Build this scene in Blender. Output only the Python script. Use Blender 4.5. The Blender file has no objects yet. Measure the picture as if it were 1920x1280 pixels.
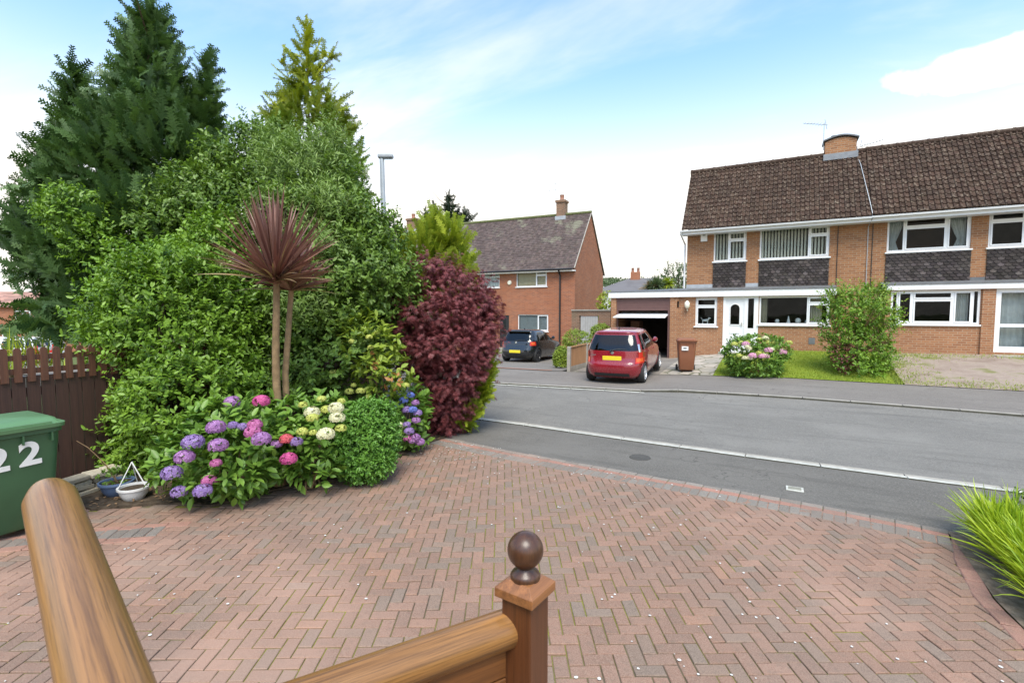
import bpy, math
import numpy as np
R = math.radians
scn = bpy.context.scene
COL = scn.collection
rng = np.random.default_rng(7)

# ------------------------------------------------------------------ camera
FPX, CA, CP, CH = 920., R(28.4), math.atan(55/920.), 2.05      # focal length in photo pixels, yaw, pitch, height
cam_d = bpy.data.cameras.new('camera'); cam = bpy.data.objects.new('camera', cam_d); COL.objects.link(cam)
cam_d.sensor_width = 36; cam_d.lens = FPX/1920*36; cam_d.clip_start = .05; cam_d.clip_end = 3000
cam.location = (0, 0, CH); cam.rotation_euler = (math.pi/2-CP, 0, CA)
cam_d.dof.use_dof = True; cam_d.dof.focus_distance = 12; cam_d.dof.aperture_fstop = 9
scn.camera = cam
# ------------------------------------------------------------------ world, sun, exposure
SUN_EL, SUN_AZ = R(58), R(150)       # azimuth measured like a compass from +Y
w = bpy.data.worlds.new('World'); scn.world = w; w.use_nodes = True
nt = w.node_tree; nt.nodes.clear()
def wn(t, **k):
    n = nt.nodes.new(t)
    for a, b in k.items(): setattr(n, a, b)
    return n
L = nt.links.new
sky = wn('ShaderNodeTexSky', sky_type='NISHITA', sun_disc=False, sun_elevation=SUN_EL, sun_rotation=SUN_AZ,
         air_density=1.0, dust_density=.6, ozone_density=2.5)
out = wn('ShaderNodeOutputWorld'); bgs = wn('ShaderNodeBackground'); bgc = wn('ShaderNodeBackground'); mx = wn('ShaderNodeMixShader')
tin = wn('ShaderNodeMix', data_type='RGBA', blend_type='MULTIPLY'); tin.inputs[0].default_value = 1; L(sky.outputs[0], tin.inputs[6]); tin.inputs[7].default_value = (.72, 1.0, 1.08, 1); L(tin.outputs[2], bgs.inputs[0]); bgs.inputs[1].default_value = .15
bgc.inputs[0].default_value = (1, .955, .89, 1); bgc.inputs[1].default_value = .60
tc = wn('ShaderNodeTexCoord'); sep = wn('ShaderNodeSeparateXYZ'); L(tc.outputs['Generated'], sep.inputs[0])
def wmath(op, a, b=None, c=None):
    n = wn('ShaderNodeMath', operation=op)
    for i, v in enumerate((a, b, c)):
        if v is None: continue
        if isinstance(v, (int, float)): n.inputs[i].default_value = v
        else: L(v, n.inputs[i])
    return n.outputs[0]
den = wmath('ADD', wmath('MAXIMUM', sep.outputs[2], 0.0), .16)
cmb = wn('ShaderNodeCombineXYZ'); L(wmath('DIVIDE', sep.outputs[0], den), cmb.inputs[0]); L(wmath('DIVIDE', sep.outputs[1], den), cmb.inputs[1])
mp = wn('ShaderNodeMapping'); L(cmb.outputs[0], mp.inputs[0]); mp.inputs['Rotation'].default_value = (0, 0, R(-30)); mp.inputs['Scale'].default_value = (.55, 1.3, 1); mp.inputs['Location'].default_value = (.7, .35, 0)
noi = wn('ShaderNodeTexNoise'); L(mp.outputs[0], noi.inputs['Vector']); noi.inputs['Scale'].default_value = 1.5; noi.inputs['Detail'].default_value = 7; noi.inputs['Roughness'].default_value = .56; noi.inputs['Distortion'].default_value = .5
hor = wn('ShaderNodeMapRange', interpolation_type='SMOOTHSTEP'); L(sep.outputs[2], hor.inputs[0])
hor.inputs[1].default_value = .12; hor.inputs[2].default_value = .46; hor.inputs[3].default_value = 1.0; hor.inputs[4].default_value = .11
cl = wn('ShaderNodeMapRange', interpolation_type='SMOOTHSTEP'); L(noi.outputs[0], cl.inputs[0])
cl.inputs[1].default_value = .42; cl.inputs[2].default_value = .80; cl.inputs[3].default_value = 0; cl.inputs[4].default_value = .62
# one brighter cumulus to the right of the view
csub = wn('ShaderNodeVectorMath', operation='SUBTRACT'); L(tc.outputs['Generated'], csub.inputs[0]); cmul = wn('ShaderNodeVectorMath', operation='MULTIPLY'); L(csub.outputs[0], cmul.inputs[0]); cmul.inputs[1].default_value = (1, 1, 2.6); clen = wn('ShaderNodeVectorMath', operation='LENGTH'); L(cmul.outputs[0], clen.inputs[0])
CUM = (.232, .912, .335)
nb = wn('ShaderNodeTexNoise'); L(tc.outputs['Generated'], nb.inputs['Vector']); nb.inputs['Scale'].default_value = 13; nb.inputs['Detail'].default_value = 7
csub.inputs[1].default_value = CUM
cum = wn('ShaderNodeMapRange', interpolation_type='SMOOTHSTEP'); L(wmath('SUBTRACT', wmath('MULTIPLY', nb.outputs[0], .17), clen.outputs['Value']), cum.inputs[0])
cum.inputs[1].default_value = -.022; cum.inputs[2].default_value = .025
fac = wmath('MAXIMUM', wmath('MAXIMUM', wmath('ADD', hor.outputs[0], wmath('MULTIPLY', cl.outputs[0], .8)), 0), cum.outputs[0])
fac = wmath('MINIMUM', fac, 1.0)
L(fac, mx.inputs[0]); L(bgs.outputs[0], mx.inputs[1]); L(bgc.outputs[0], mx.inputs[2]); L(mx.outputs[0], out.inputs[0])
sd = bpy.data.lights.new('sun', 'SUN'); so = bpy.data.objects.new('sun', sd); COL.objects.link(so)
sd.energy = 2.0; sd.angle = R(32); sd.color = (1, .92, .80)
so.rotation_euler = (math.pi/2-SUN_EL, 0, math.pi-SUN_AZ); so.location = (0, -10, 30)
scn.view_settings.view_transform = 'Standard'; scn.view_settings.look = 'None'; scn.view_settings.gamma = 1
scn.view_settings.exposure = 1.24

# ------------------------------------------------------------------ picking real points: a photo pixel met with a plane
FW = np.array([-math.sin(CA)*math.cos(CP), math.cos(CA)*math.cos(CP), -math.sin(CP)])
RT = np.array([math.cos(CA), math.sin(CA), 0.]); UP = np.cross(RT, FW); CAM = np.array([0, 0, CH])
def ray(x, y): return FW+RT*(x-960)/FPX-UP*(y-640)/FPX
def gz(x, y, z=0.): d = ray(x, y); return CAM+d*((z-CH)/d[2])
def at(x, y, Y): d = ray(x, y); return CAM+d*(Y/d[1])
def gx(x, y, X): d = ray(x, y); return CAM+d*(X/d[0])
def dp(x, y, D): return CAM+ray(x, y)*D
def onpl(x, y, p, n): d = ray(x, y); return CAM+d*(np.dot(np.array(p)-CAM, n)/np.dot(d, n))

# ------------------------------------------------------------------ materials
MATS = {}
class NT:
    def __init__(s, name, rough=.6, base=(.5, .5, .5), spec=.5, metal=0):
        s.m = bpy.data.materials.new(name); s.m.use_nodes = True; s.t = s.m.node_tree; s.n = s.t.nodes; s.n.clear()
        s.out = s.n.new('ShaderNodeOutputMaterial'); s.b = s.n.new('ShaderNodeBsdfPrincipled'); s.l(s.b.outputs[0], s.out.inputs[0])
        s.b.inputs['Base Color'].default_value = (*base, 1); s.b.inputs['Roughness'].default_value = rough
        s.b.inputs['Specular IOR Level'].default_value = spec; s.b.inputs['Metallic'].default_value = metal
    def l(s, a, b): s.t.links.new(a, b)
    def node(s, t, **k):
        n = s.n.new(t)
        for a, b in k.items(): setattr(n, a, b)
        return n
    def uv(s): return s.node('ShaderNodeUVMap', uv_map='uv').outputs[0]
    def obj(s): return s.node('ShaderNodeTexCoord').outputs['Object']
    def noise(s, vec, scale, detail=4, rough=.6, stretch=None):
        if stretch:
            m = s.node('ShaderNodeMapping'); s.l(vec, m.inputs[0]); m.inputs['Scale'].default_value = stretch; vec = m.outputs[0]
        n = s.node('ShaderNodeTexNoise'); s.l(vec, n.inputs['Vector']); n.inputs['Scale'].default_value = scale; n.inputs['Detail'].default_value = detail; n.inputs['Roughness'].default_value = rough
        return n.outputs[0]
    def ramp(s, fac, stops):
        r = s.node('ShaderNodeValToRGB'); e = r.color_ramp.elements
        while len(e) < len(stops): e.new(.5)
        for i, (p, c) in enumerate(stops): e[i].position = p; e[i].color = (*c, 1) if len(c) == 3 else c
        s.l(fac, r.inputs[0]); return r.outputs[0]
    def rng(s, fac, a, b, c=0., d=1.):
        r = s.node('ShaderNodeMapRange', interpolation_type='SMOOTHSTEP'); s.l(fac, r.inputs[0])
        for i, v in enumerate((a, b, c, d)): r.inputs[i+1].default_value = v
        return r.outputs[0]
    def mix(s, fac, a, b, mode='MIX'):
        m = s.node('ShaderNodeMix', data_type='RGBA', blend_type=mode)
        for i, v in ((0, fac), (6, a), (7, b)):
            if isinstance(v, (int, float)): m.inputs[i].default_value = v
            elif isinstance(v, tuple): m.inputs[i].default_value = (*v, 1)
            else: s.l(v, m.inputs[i])
        return m.outputs[2]
    def math(s, op, a, b):
        m = s.node('ShaderNodeMath', operation=op)
        for i, v in enumerate((a, b)):
            if isinstance(v, (int, float)): m.inputs[i].default_value = v
            else: s.l(v, m.inputs[i])
        return m.outputs[0]
    def attr(s, name): return s.node('ShaderNodeAttribute', attribute_name=name)
    def col(s, c): s.l(c, s.b.inputs['Base Color'])
    def bump(s, h, strength=.3, dist=.02):
        b = s.node('ShaderNodeBump'); b.inputs['Strength'].default_value = strength; b.inputs['Distance'].default_value = dist
        s.l(h, b.inputs['Height']); s.l(b.outputs[0], s.b.inputs['Normal'])
def M(name): return MATS[name]

def plain(name, c, rough=.5, var=.12, scale=6, spec=.5, metal=0, bump=0.):
    t = NT(name, rough, c, spec, metal); o = t.obj(); n = t.noise(o, scale, 5)
    lo = tuple(max(0, v*(1-var)) for v in c); hi = tuple(min(1, v*(1+var)) for v in c)
    t.col(t.ramp(n, [(.3, lo), (.7, hi)]))
    if bump: t.bump(t.noise(o, scale*8, 3), bump, .01)
    MATS[name] = t.m
def brick(name, c1, c2, mortar, dark, msize=.012, patch=None):
    t = NT(name, .85, c1, .2); uv = t.uv()
    b = t.node('ShaderNodeTexBrick'); t.l(uv, b.inputs['Vector'])
    b.inputs['Color1'].default_value = (*c1, 1); b.inputs['Color2'].default_value = (*c2, 1); b.inputs['Mortar'].default_value = (*mortar, 1)
    b.inputs['Scale'].default_value = 1; b.inputs['Brick Width'].default_value = .225; b.inputs['Row Height'].default_value = .075
    b.inputs['Mortar Size'].default_value = msize; b.inputs['Mortar Smooth'].default_value = .2; b.inputs['Bias'].default_value = 0
    # per-brick darker ones: the same bond again, in black and white
    b2 = t.node('ShaderNodeTexBrick'); t.l(uv, b2.inputs['Vector'])
    for k, v in (('Scale', 1), ('Brick Width', .225), ('Row Height', .075), ('Mortar Size', 0.), ('Bias', -.35)): b2.inputs[k].default_value = v
    b2.inputs['Color1'].default_value = (0, 0, 0, 1); b2.inputs['Color2'].default_value = (1, 1, 1, 1)
    c = t.mix(t.math('MULTIPLY', b2.outputs[0], .75), b.outputs[0], dark)
    c = t.mix(b.outputs['Fac'], c, mortar)
    n = t.noise(uv, .9, 5); c = t.mix(t.rng(n, .3, .75, .0, .42), c, tuple(v*.62 for v in c1))
    n2 = t.noise(uv, 30, 3); c = t.mix(t.rng(n2, .35, .8, 0, .35), c, tuple(min(1, v*1.5) for v in c1))
    if patch: c = t.mix(t.rng(t.noise(uv, .35, 4), .5, .72, 0, .6), c, patch)
    t.col(c); t.bump(t.math('SUBTRACT', 1, b.outputs['Fac']), .5, .008); MATS[name] = t.m
brick('brick_tan', (.37, .175, .08), (.285, .122, .054), (.34, .24, .16), (.16, .07, .04))
brick('brick_red', (.40, .135, .062), (.30, .10, .05), (.33, .23, .165), (.15, .062, .045))
brick('brick_porch', (.38, .18, .088), (.30, .13, .064), (.38, .27, .18), (.21, .09, .05))
brick('brick_old', (.27, .145, .085), (.20, .11, .07), (.30, .24, .18), (.11, .08, .06), patch=(.17, .15, .09))
def tiles(name, c, lich, amt, streak=None, patch=None):
    t = NT(name, .8, c, .2); o = t.obj(); a = t.attr('tint').outputs['Color']
    cc = t.mix(1.0, a, c, 'MULTIPLY')
    n = t.noise(o, 9, 6, .7); cc = t.mix(t.rng(n, .56-amt, .75-amt, 0, .75), cc, lich)
    n2 = t.noise(o, .8, 4); cc = t.mix(t.rng(n2, .45, .75, 0, .5), cc, tuple(v*.6 for v in c))
    if patch: cc = t.mix(t.rng(t.noise(o, .45, 5, .7), .55, .66, 0, .75), cc, patch)
    t.col(cc); t.bump(t.noise(o, 60, 3), .3, .01); MATS[name] = t.m
tiles('roof_tiles', (.056, .034, .024), (.24, .19, .14), .065)
tiles('roof_tiles_old', (.10, .075, .068), (.17, .145, .12), .02, patch=(.22, .215, .15))
tiles('slate_tiles', (.062, .052, .048), (.15, .135, .12), .0)
tiles('roof_far', (.16, .15, .15), (.24, .22, .2), .0)
tiles('roof_pink', (.42, .25, .20), (.48, .33, .27), .0)
plain('white_pvc', (.80, .80, .79), .35, .03)
plain('white_paint', (.78, .77, .75), .5, .05)
plain('grey_paint', (.42, .40, .37), .6, .08)
plain('lead', (.13, .135, .14), .6, .2)
plain('lead_mid', (.22, .23, .245), .6, .2)
plain('soil_light', (.20, .155, .115), .95, .45, 14, .1, bump=.8)
plain('lead_pale', (.36, .38, .40), .55, .15)
plain('black_plastic', (.02, .02, .022), .45, .15)
plain('black_pipe', (.018, .018, .02), .4, .1)
plain('rubber', (.022, .021, .02), .8, .2)
plain('garage_brown', (.13, .068, .06), .45, .06)
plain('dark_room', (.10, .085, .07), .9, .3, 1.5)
plain('brown_room', (.20, .11, .065), .9, .15, 2)
plain('blind', (.84, .77, .62), .7, .05)
plain('blind_tan', (.58, .46, .28), .7, .05)
plain('net', (.66, .65, .61), .8, .1)
plain('curtain', (.66, .60, .46), .85, .1)
plain('galv', (.45, .48, .50), .45, .1, metal=.4)
plain('alarm', (.80, .77, .62), .4, .03)
plain('terracotta', (.36, .17, .11), .7, .15)
plain('moss', (.12, .13, .05), .9, .3, 8)
plain('concrete', (.36, .33, .28), .85, .2, 5, .2, bump=.2)
plain('kerbstone', (.25, .24, .19), .85, .25, 4, .2, bump=.2)
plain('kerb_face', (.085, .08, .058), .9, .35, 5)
plain('line_white', (.47, .46, .40), .85, .25, 7)
plain('tail_red', (.55, .03, .02), .15, .1)
plain('tail_amber', (.75, .16, .04), .15, .1)
plain('plate_yellow', (.80, .62, .03), .35, .02)
plain('chrome', (.75, .75, .76), .18, .02, metal=.9)
plain('alloy', (.62, .62, .63), .3, .05, metal=.6)
plain('alloy_black', (.02, .02, .022), .35, .05)
plain('bin_green', (.043, .108, .048), .42, .12, 3)
plain('bin_green_lid', (.10, .205, .092), .42, .10, 3)
plain('bin_brown', (.25, .095, .045), .45, .08, 3)
plain('digit_white', (.78, .78, .74), .6, .05)
plain('pot_white', (.72, .72, .70), .35, .05)
plain('pot_blue', (.13, .19, .32), .4, .1)
plain('stone_cream', (.50, .44, .33), .85, .2, 12, .2, bump=.5)
plain('bark', (.12, .085, .055), .9, .35, 14, .2, bump=.6)
plain('bark_light', (.24, .16, .085), .9, .3, 10, .2, bump=.5)
plain('ornament', (.75, .73, .68), .4, .03)
plain('soil', (.085, .064, .045), .95, .5, 14, .1, bump=.8)
plain('far_wood', (.05, .085, .035), .95, .4, .3)
plain('litter', (.62, .60, .55), .8, .2, 20)
plain('leaf_dry', (.20, .12, .06), .85, .4, 9)
def paint(name, c, rough=.22):
    t = NT(name, rough, c, .5); t.b.inputs['Coat Weight'].default_value = 1; t.b.inputs['Coat Roughness'].default_value = .04
    o = t.obj(); t.col(t.ramp(t.noise(o, 3, 4), [(.3, tuple(v*.9 for v in c)), (.7, tuple(v*1.08 for v in c))]))
    t.l(t.rng(t.noise(o, 25, 4), .3, .8, rough, rough+.15), t.b.inputs['Roughness']); MATS[name] = t.m
paint('paint_red', (.24, .010, .018)); paint('paint_black', (.010, .011, .013)); paint('paint_white', (.72, .72, .72)); paint('paint_silver', (.42, .44, .46))
def glass(name, tint, refl=.12, ior=1.5):
    m = bpy.data.materials.new(name); m.use_nodes = True; t = m.node_tree; t.nodes.clear()
    o = t.nodes.new('ShaderNodeOutputMaterial'); a = t.nodes.new('ShaderNodeBsdfTransparent'); g = t.nodes.new('ShaderNodeBsdfGlossy'); mx = t.nodes.new('ShaderNodeMixShader'); f = t.nodes.new('ShaderNodeFresnel')
    a.inputs[0].default_value = (*tint, 1); g.inputs['Roughness'].default_value = .015; f.inputs[0].default_value = ior
    ad = t.nodes.new('ShaderNodeMath'); ad.operation = 'ADD'; ad.inputs[1].default_value = refl
    nz = t.nodes.new('ShaderNodeTexNoise'); nz.inputs['Scale'].default_value = 1.5; bp = t.nodes.new('ShaderNodeBump'); bp.inputs['Strength'].default_value = .03; bp.inputs['Distance'].default_value = .05
    tcn = t.nodes.new('ShaderNodeTexCoord'); t.links.new(tcn.outputs['Object'], nz.inputs['Vector']); t.links.new(nz.outputs[0], bp.inputs['Height']); t.links.new(bp.outputs[0], g.inputs['Normal'])
    t.links.new(f.outputs[0], ad.inputs[0]); t.links.new(ad.outputs[0], mx.inputs[0]); t.links.new(a.outputs[0], mx.inputs[1]); t.links.new(g.outputs[0], mx.inputs[2]); t.links.new(mx.outputs[0], o.inputs[0])
    MATS[name] = m
glass('glass', (.90, .93, .93), .0, 1.22); glass('car_glass', (.14, .16, .17), .02)
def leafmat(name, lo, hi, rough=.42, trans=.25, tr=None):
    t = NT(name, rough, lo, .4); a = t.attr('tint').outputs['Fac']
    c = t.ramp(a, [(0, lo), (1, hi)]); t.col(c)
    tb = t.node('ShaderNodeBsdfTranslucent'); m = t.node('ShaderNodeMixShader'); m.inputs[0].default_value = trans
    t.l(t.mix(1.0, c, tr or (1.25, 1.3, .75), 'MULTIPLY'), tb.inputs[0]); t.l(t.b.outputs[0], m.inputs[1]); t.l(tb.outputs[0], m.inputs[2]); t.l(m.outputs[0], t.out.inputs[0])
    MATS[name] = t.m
leafmat('leaf_privet', (.05, .125, .012), (.24, .39, .04))
leafmat('leaf_shrub', (.035, .09, .014), (.20, .31, .05), .45)
leafmat('leaf_pale', (.075, .15, .03), (.30, .42, .11), .42)
leafmat('leaf_dark', (.03, .07, .02), (.14, .235, .07), .5)
leafmat('leaf_gold', (.05, .13, .014), (.44, .46, .03), .5)
leafmat('leaf_thuja', (.15, .23, .015), (.44, .50, .04), .5)
leafmat('leaf_maple', (.06, .014, .016), (.29, .08, .082), .5, .25, (1.3, .7, .8))
leafmat('leaf_hydrangea', (.055, .135, .02), (.21, .35, .05), .4)
leafmat('leaf_lime', (.12, .20, .02), (.32, .40, .05), .45)
leafmat('leaf_autumn', (.30, .12, .03), (.45, .22, .07), .5)
leafmat('leaf_box', (.07, .18, .025), (.17, .34, .05), .4)
leafmat('leaf_cordyline', (.135, .055, .044), (.31, .165, .125), .4, .12, (1.2, .8, .8))
leafmat('leaf_cordyline_edge', (.25, .17, .09), (.38, .27, .14), .5, .1)
leafmat('leaf_grass', (.20, .32, .015), (.48, .58, .04), .4)
leafmat('leaf_lawn', (.17, .25, .025), (.38, .43, .06), .6)
leafmat('leaf_far', (.06, .10, .04), (.16, .21, .10), .6)
leafmat('leaf_pine', (.02, .035, .02), (.055, .075, .04), .6)
for n, a, b in (('pink', (.36, .07, .21), (.60, .20, .40)), ('magenta', (.45, .045, .20), (.68, .14, .34)), ('purple', (.20, .11, .33), (.42, .29, .54)),
                ('violet', (.27, .11, .31), (.50, .26, .50)), ('blue', (.08, .13, .46), (.24, .30, .66)), ('cream', (.60, .58, .30), (.80, .78, .55)),
                ('limeflower', (.42, .46, .08), (.64, .66, .18)), ('coral', (.60, .08, .12), (.72, .16, .18)), ('palepink', (.60, .25, .40), (.80, .48, .58))):
    leafmat('flower_'+n, a, b, .6, .2, (1, 1, 1))
def wood(name, c1, c2, knots=True, rough=.35, axis=1):
    t = NT(name, rough, c1, .4); o = t.obj(); st = [20, 20, 20]; st[axis] = .4
    n = t.noise(o, 2.2, 8, .65, tuple(st)); n2 = t.noise(o, 12, 6, .7, tuple(st)); n5 = t.noise(o, 5, 4, .6)
    c = t.ramp(n, [(.25, c2), (.5, c1), (.75, tuple(min(1, v*1.45) for v in c1))])
    c = t.mix(t.rng(n2, .42, .70, 0, .7), c, c2); c = t.mix(t.rng(n5, .55, .8, 0, .25), c, tuple(v*.55 for v in c2))
    if knots:
        v = t.node('ShaderNodeTexVoronoi'); mpn = t.node('ShaderNodeMapping'); s2 = [3.2, 3.2, 3.2]; s2[axis] = 1.6; mpn.inputs['Scale'].default_value = tuple(s2)
        t.l(o, mpn.inputs[0]); t.l(mpn.outputs[0], v.inputs['Vector']); v.inputs['Scale'].default_value = 1.6
        c = t.mix(t.rng(v.outputs['Distance'], .03, .10, .8, 0), c, tuple(x*.35 for x in c2))
    t.col(c); t.bump(n2, .15, .004); t.b.inputs['Coat Weight'].default_value = .35; t.b.inputs['Coat Roughness'].default_value = .25; MATS[name] = t.m
wood('log_wood', (.285, .135, .040), (.085, .037, .013), True, .35, 1)
wood('post_wood', (.115, .038, .012), (.06, .022, .008), False, .4, 2)
wood('cap_wood', (.27, .11, .036), (.14, .055, .02), False, .4, 0)
wood('ball_wood', (.075, .030, .013), (.035, .015, .008), False, .38, 2)
wood('board_wood', (.21, .08, .022), (.10, .038, .012), True, .4, 1)
wood('fence_dark', (.058, .026, .018), (.03, .015, .012), False, .7, 2)
wood('fence_picket', (.115, .043, .022), (.06, .025, .016), False, .6, 2)
wood('fence_brown', (.48, .25, .11), (.28, .14, .06), False, .75, 2)
def asphalt(name, c, c2, fleck=.3):
    t = NT(name, .9, c, .25); o = t.obj(); n = t.noise(o, 55, 4, .8); n2 = t.noise(o, .55, 6, .65); n3 = t.noise(o, 1.6, 6, .65, (.22, 2.2, 1)); n4 = t.noise(o, 7, 6, .75)
    cc = t.ramp(n, [(.30, tuple(v*.55 for v in c)), (.55, c), (.72, tuple(v*1.7 for v in c))])
    cc = t.mix(t.rng(n2, .35, .7, 0, .6), cc, c2); cc = t.mix(t.rng(n3, .5, .7, 0, .5), cc, tuple(v*.6 for v in c)); cc = t.mix(t.rng(n4, .52, .75, 0, .4), cc, tuple(v*.55 for v in c))
    v = t.node('ShaderNodeTexVoronoi', feature='DISTANCE_TO_EDGE'); m = t.node('ShaderNodeMapping'); t.l(o, m.inputs[0]); m.inputs['Scale'].default_value = (.22, .7, 1); mm = t.node('ShaderNodeVectorMath', operation='ADD'); nn = t.node('ShaderNodeTexNoise'); nn.inputs['Scale'].default_value = 2.5; t.l(o, nn.inputs['Vector']); t.l(m.outputs[0], mm.inputs[0]); t.l(nn.outputs['Color'], mm.inputs[1]); t.l(mm.outputs[0], v.inputs['Vector']); v.inputs['Scale'].default_value = 1.0
    cc = t.mix(t.math('MULTIPLY', t.rng(v.outputs['Distance'], .004, .012, 1, 0), t.rng(n2, .45, .6, 0, .55)), cc, tuple(q*.35 for q in c))
    t.col(cc); t.bump(n, .6, .012); MATS[name] = t.m
asphalt('tarmac_dark', (.085, .08, .072), (.10, .095, .085)); asphalt('asphalt', (.19, .178, .157), (.245, .23, .202)); asphalt('tarmac_path', (.145, .134, .116), (.185, .171, .149)); asphalt('tarmac_far', (.20, .178, .155), (.235, .212, .185))
def ground(name, stops, scale, fine=40, b=.4, mossc=None):
    t = NT(name, .95, stops[0][1], .15); o = t.obj(); n = t.noise(o, scale, 6, .65); c = t.ramp(n, stops)
    f = t.noise(o, fine, 4, .7); c = t.mix(t.rng(f, .3, .75, 0, .5), c, tuple(v*.55 for v in stops[0][1]))
    t.col(c); t.bump(f, b, .02); MATS[name] = t.m
ground('lawn', [(.3, (.15, .23, .025)), (.7, (.28, .33, .04))], .9, 50)
ground('rough_ground', [(.3, (.07, .10, .03)), (.7, (.14, .16, .05))], .2, 10)
ground('joint_sand', [(.38, (.13, .105, .08)), (.47, (.17, .15, .06)), (.56, (.24, .24, .03))], .8, 30)
ground('gravel', [(.35, (.29, .22, .175)), (.5, (.40, .32, .26)), (.62, (.22, .22, .08))], 1.2, 70, .8)
ground('slab_grey', [(.3, (.20, .18, .16)), (.7, (.29, .26, .22))], 1.2, 30)
def crazy(name):
    t = NT(name, .9, (.3, .28, .24), .2); o = t.obj(); v = t.node('ShaderNodeTexVoronoi', feature='DISTANCE_TO_EDGE'); v2 = t.node('ShaderNodeTexVoronoi')
    for q in (v, v2): t.l(o, q.inputs['Vector']); q.inputs['Scale'].default_value = 1.9
    c = t.mix(.45, t.ramp(t.noise(o, 12, 4), [(.3, (.26, .23, .18)), (.7, (.42, .38, .31))]), t.ramp(v2.outputs['Color'], [(.2, (.30, .28, .25)), (.8, (.52, .44, .38))]))
    c = t.mix(t.rng(v.outputs['Distance'], .015, .05, 1, 0), c, (.13, .13, .08)); t.col(c); MATS[name] = t.m
crazy('crazy_paving')
def paver():
    t = NT('paver', .85, (.3, .15, .1), .25); o = t.obj(); a = t.attr('tint').outputs['Color']
    n = t.noise(o, 140, 3, .7); c = t.mix(t.rng(n, .35, .75, 0, .5), a, (.40, .30, .22)); c = t.mix(t.rng(n, .5, .25, 0, .5), c, (.10, .065, .045)); n3 = t.noise(o, 22, 5, .7)
    c = t.mix(t.rng(n3, .48, .72, 0, .5), c, (.15, .115, .085)); n2 = t.noise(o, .5, 5)
    c = t.mix(t.rng(n2, .45, .7, 0, .5), c, (.22, .165, .13)); c = t.mix(t.rng(t.noise(o, .35, 3), .5, .7, 0, .5), c, (.45, .28, .205))
    t.col(c); t.bump(n, .35, .006); MATS['paver'] = t.m
paver()
def tinted(name, rough=.8):
    t = NT(name, rough, (.3, .3, .3), .3); o = t.obj(); a = t.attr('tint').outputs['Color']; n = t.noise(o, 30, 4, .7)
    t.col(t.mix(t.rng(n, .35, .75, 0, .4), a, (.10, .085, .07))); t.bump(n, .3, .01); MATS[name] = t.m
tinted('tinted')

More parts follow.
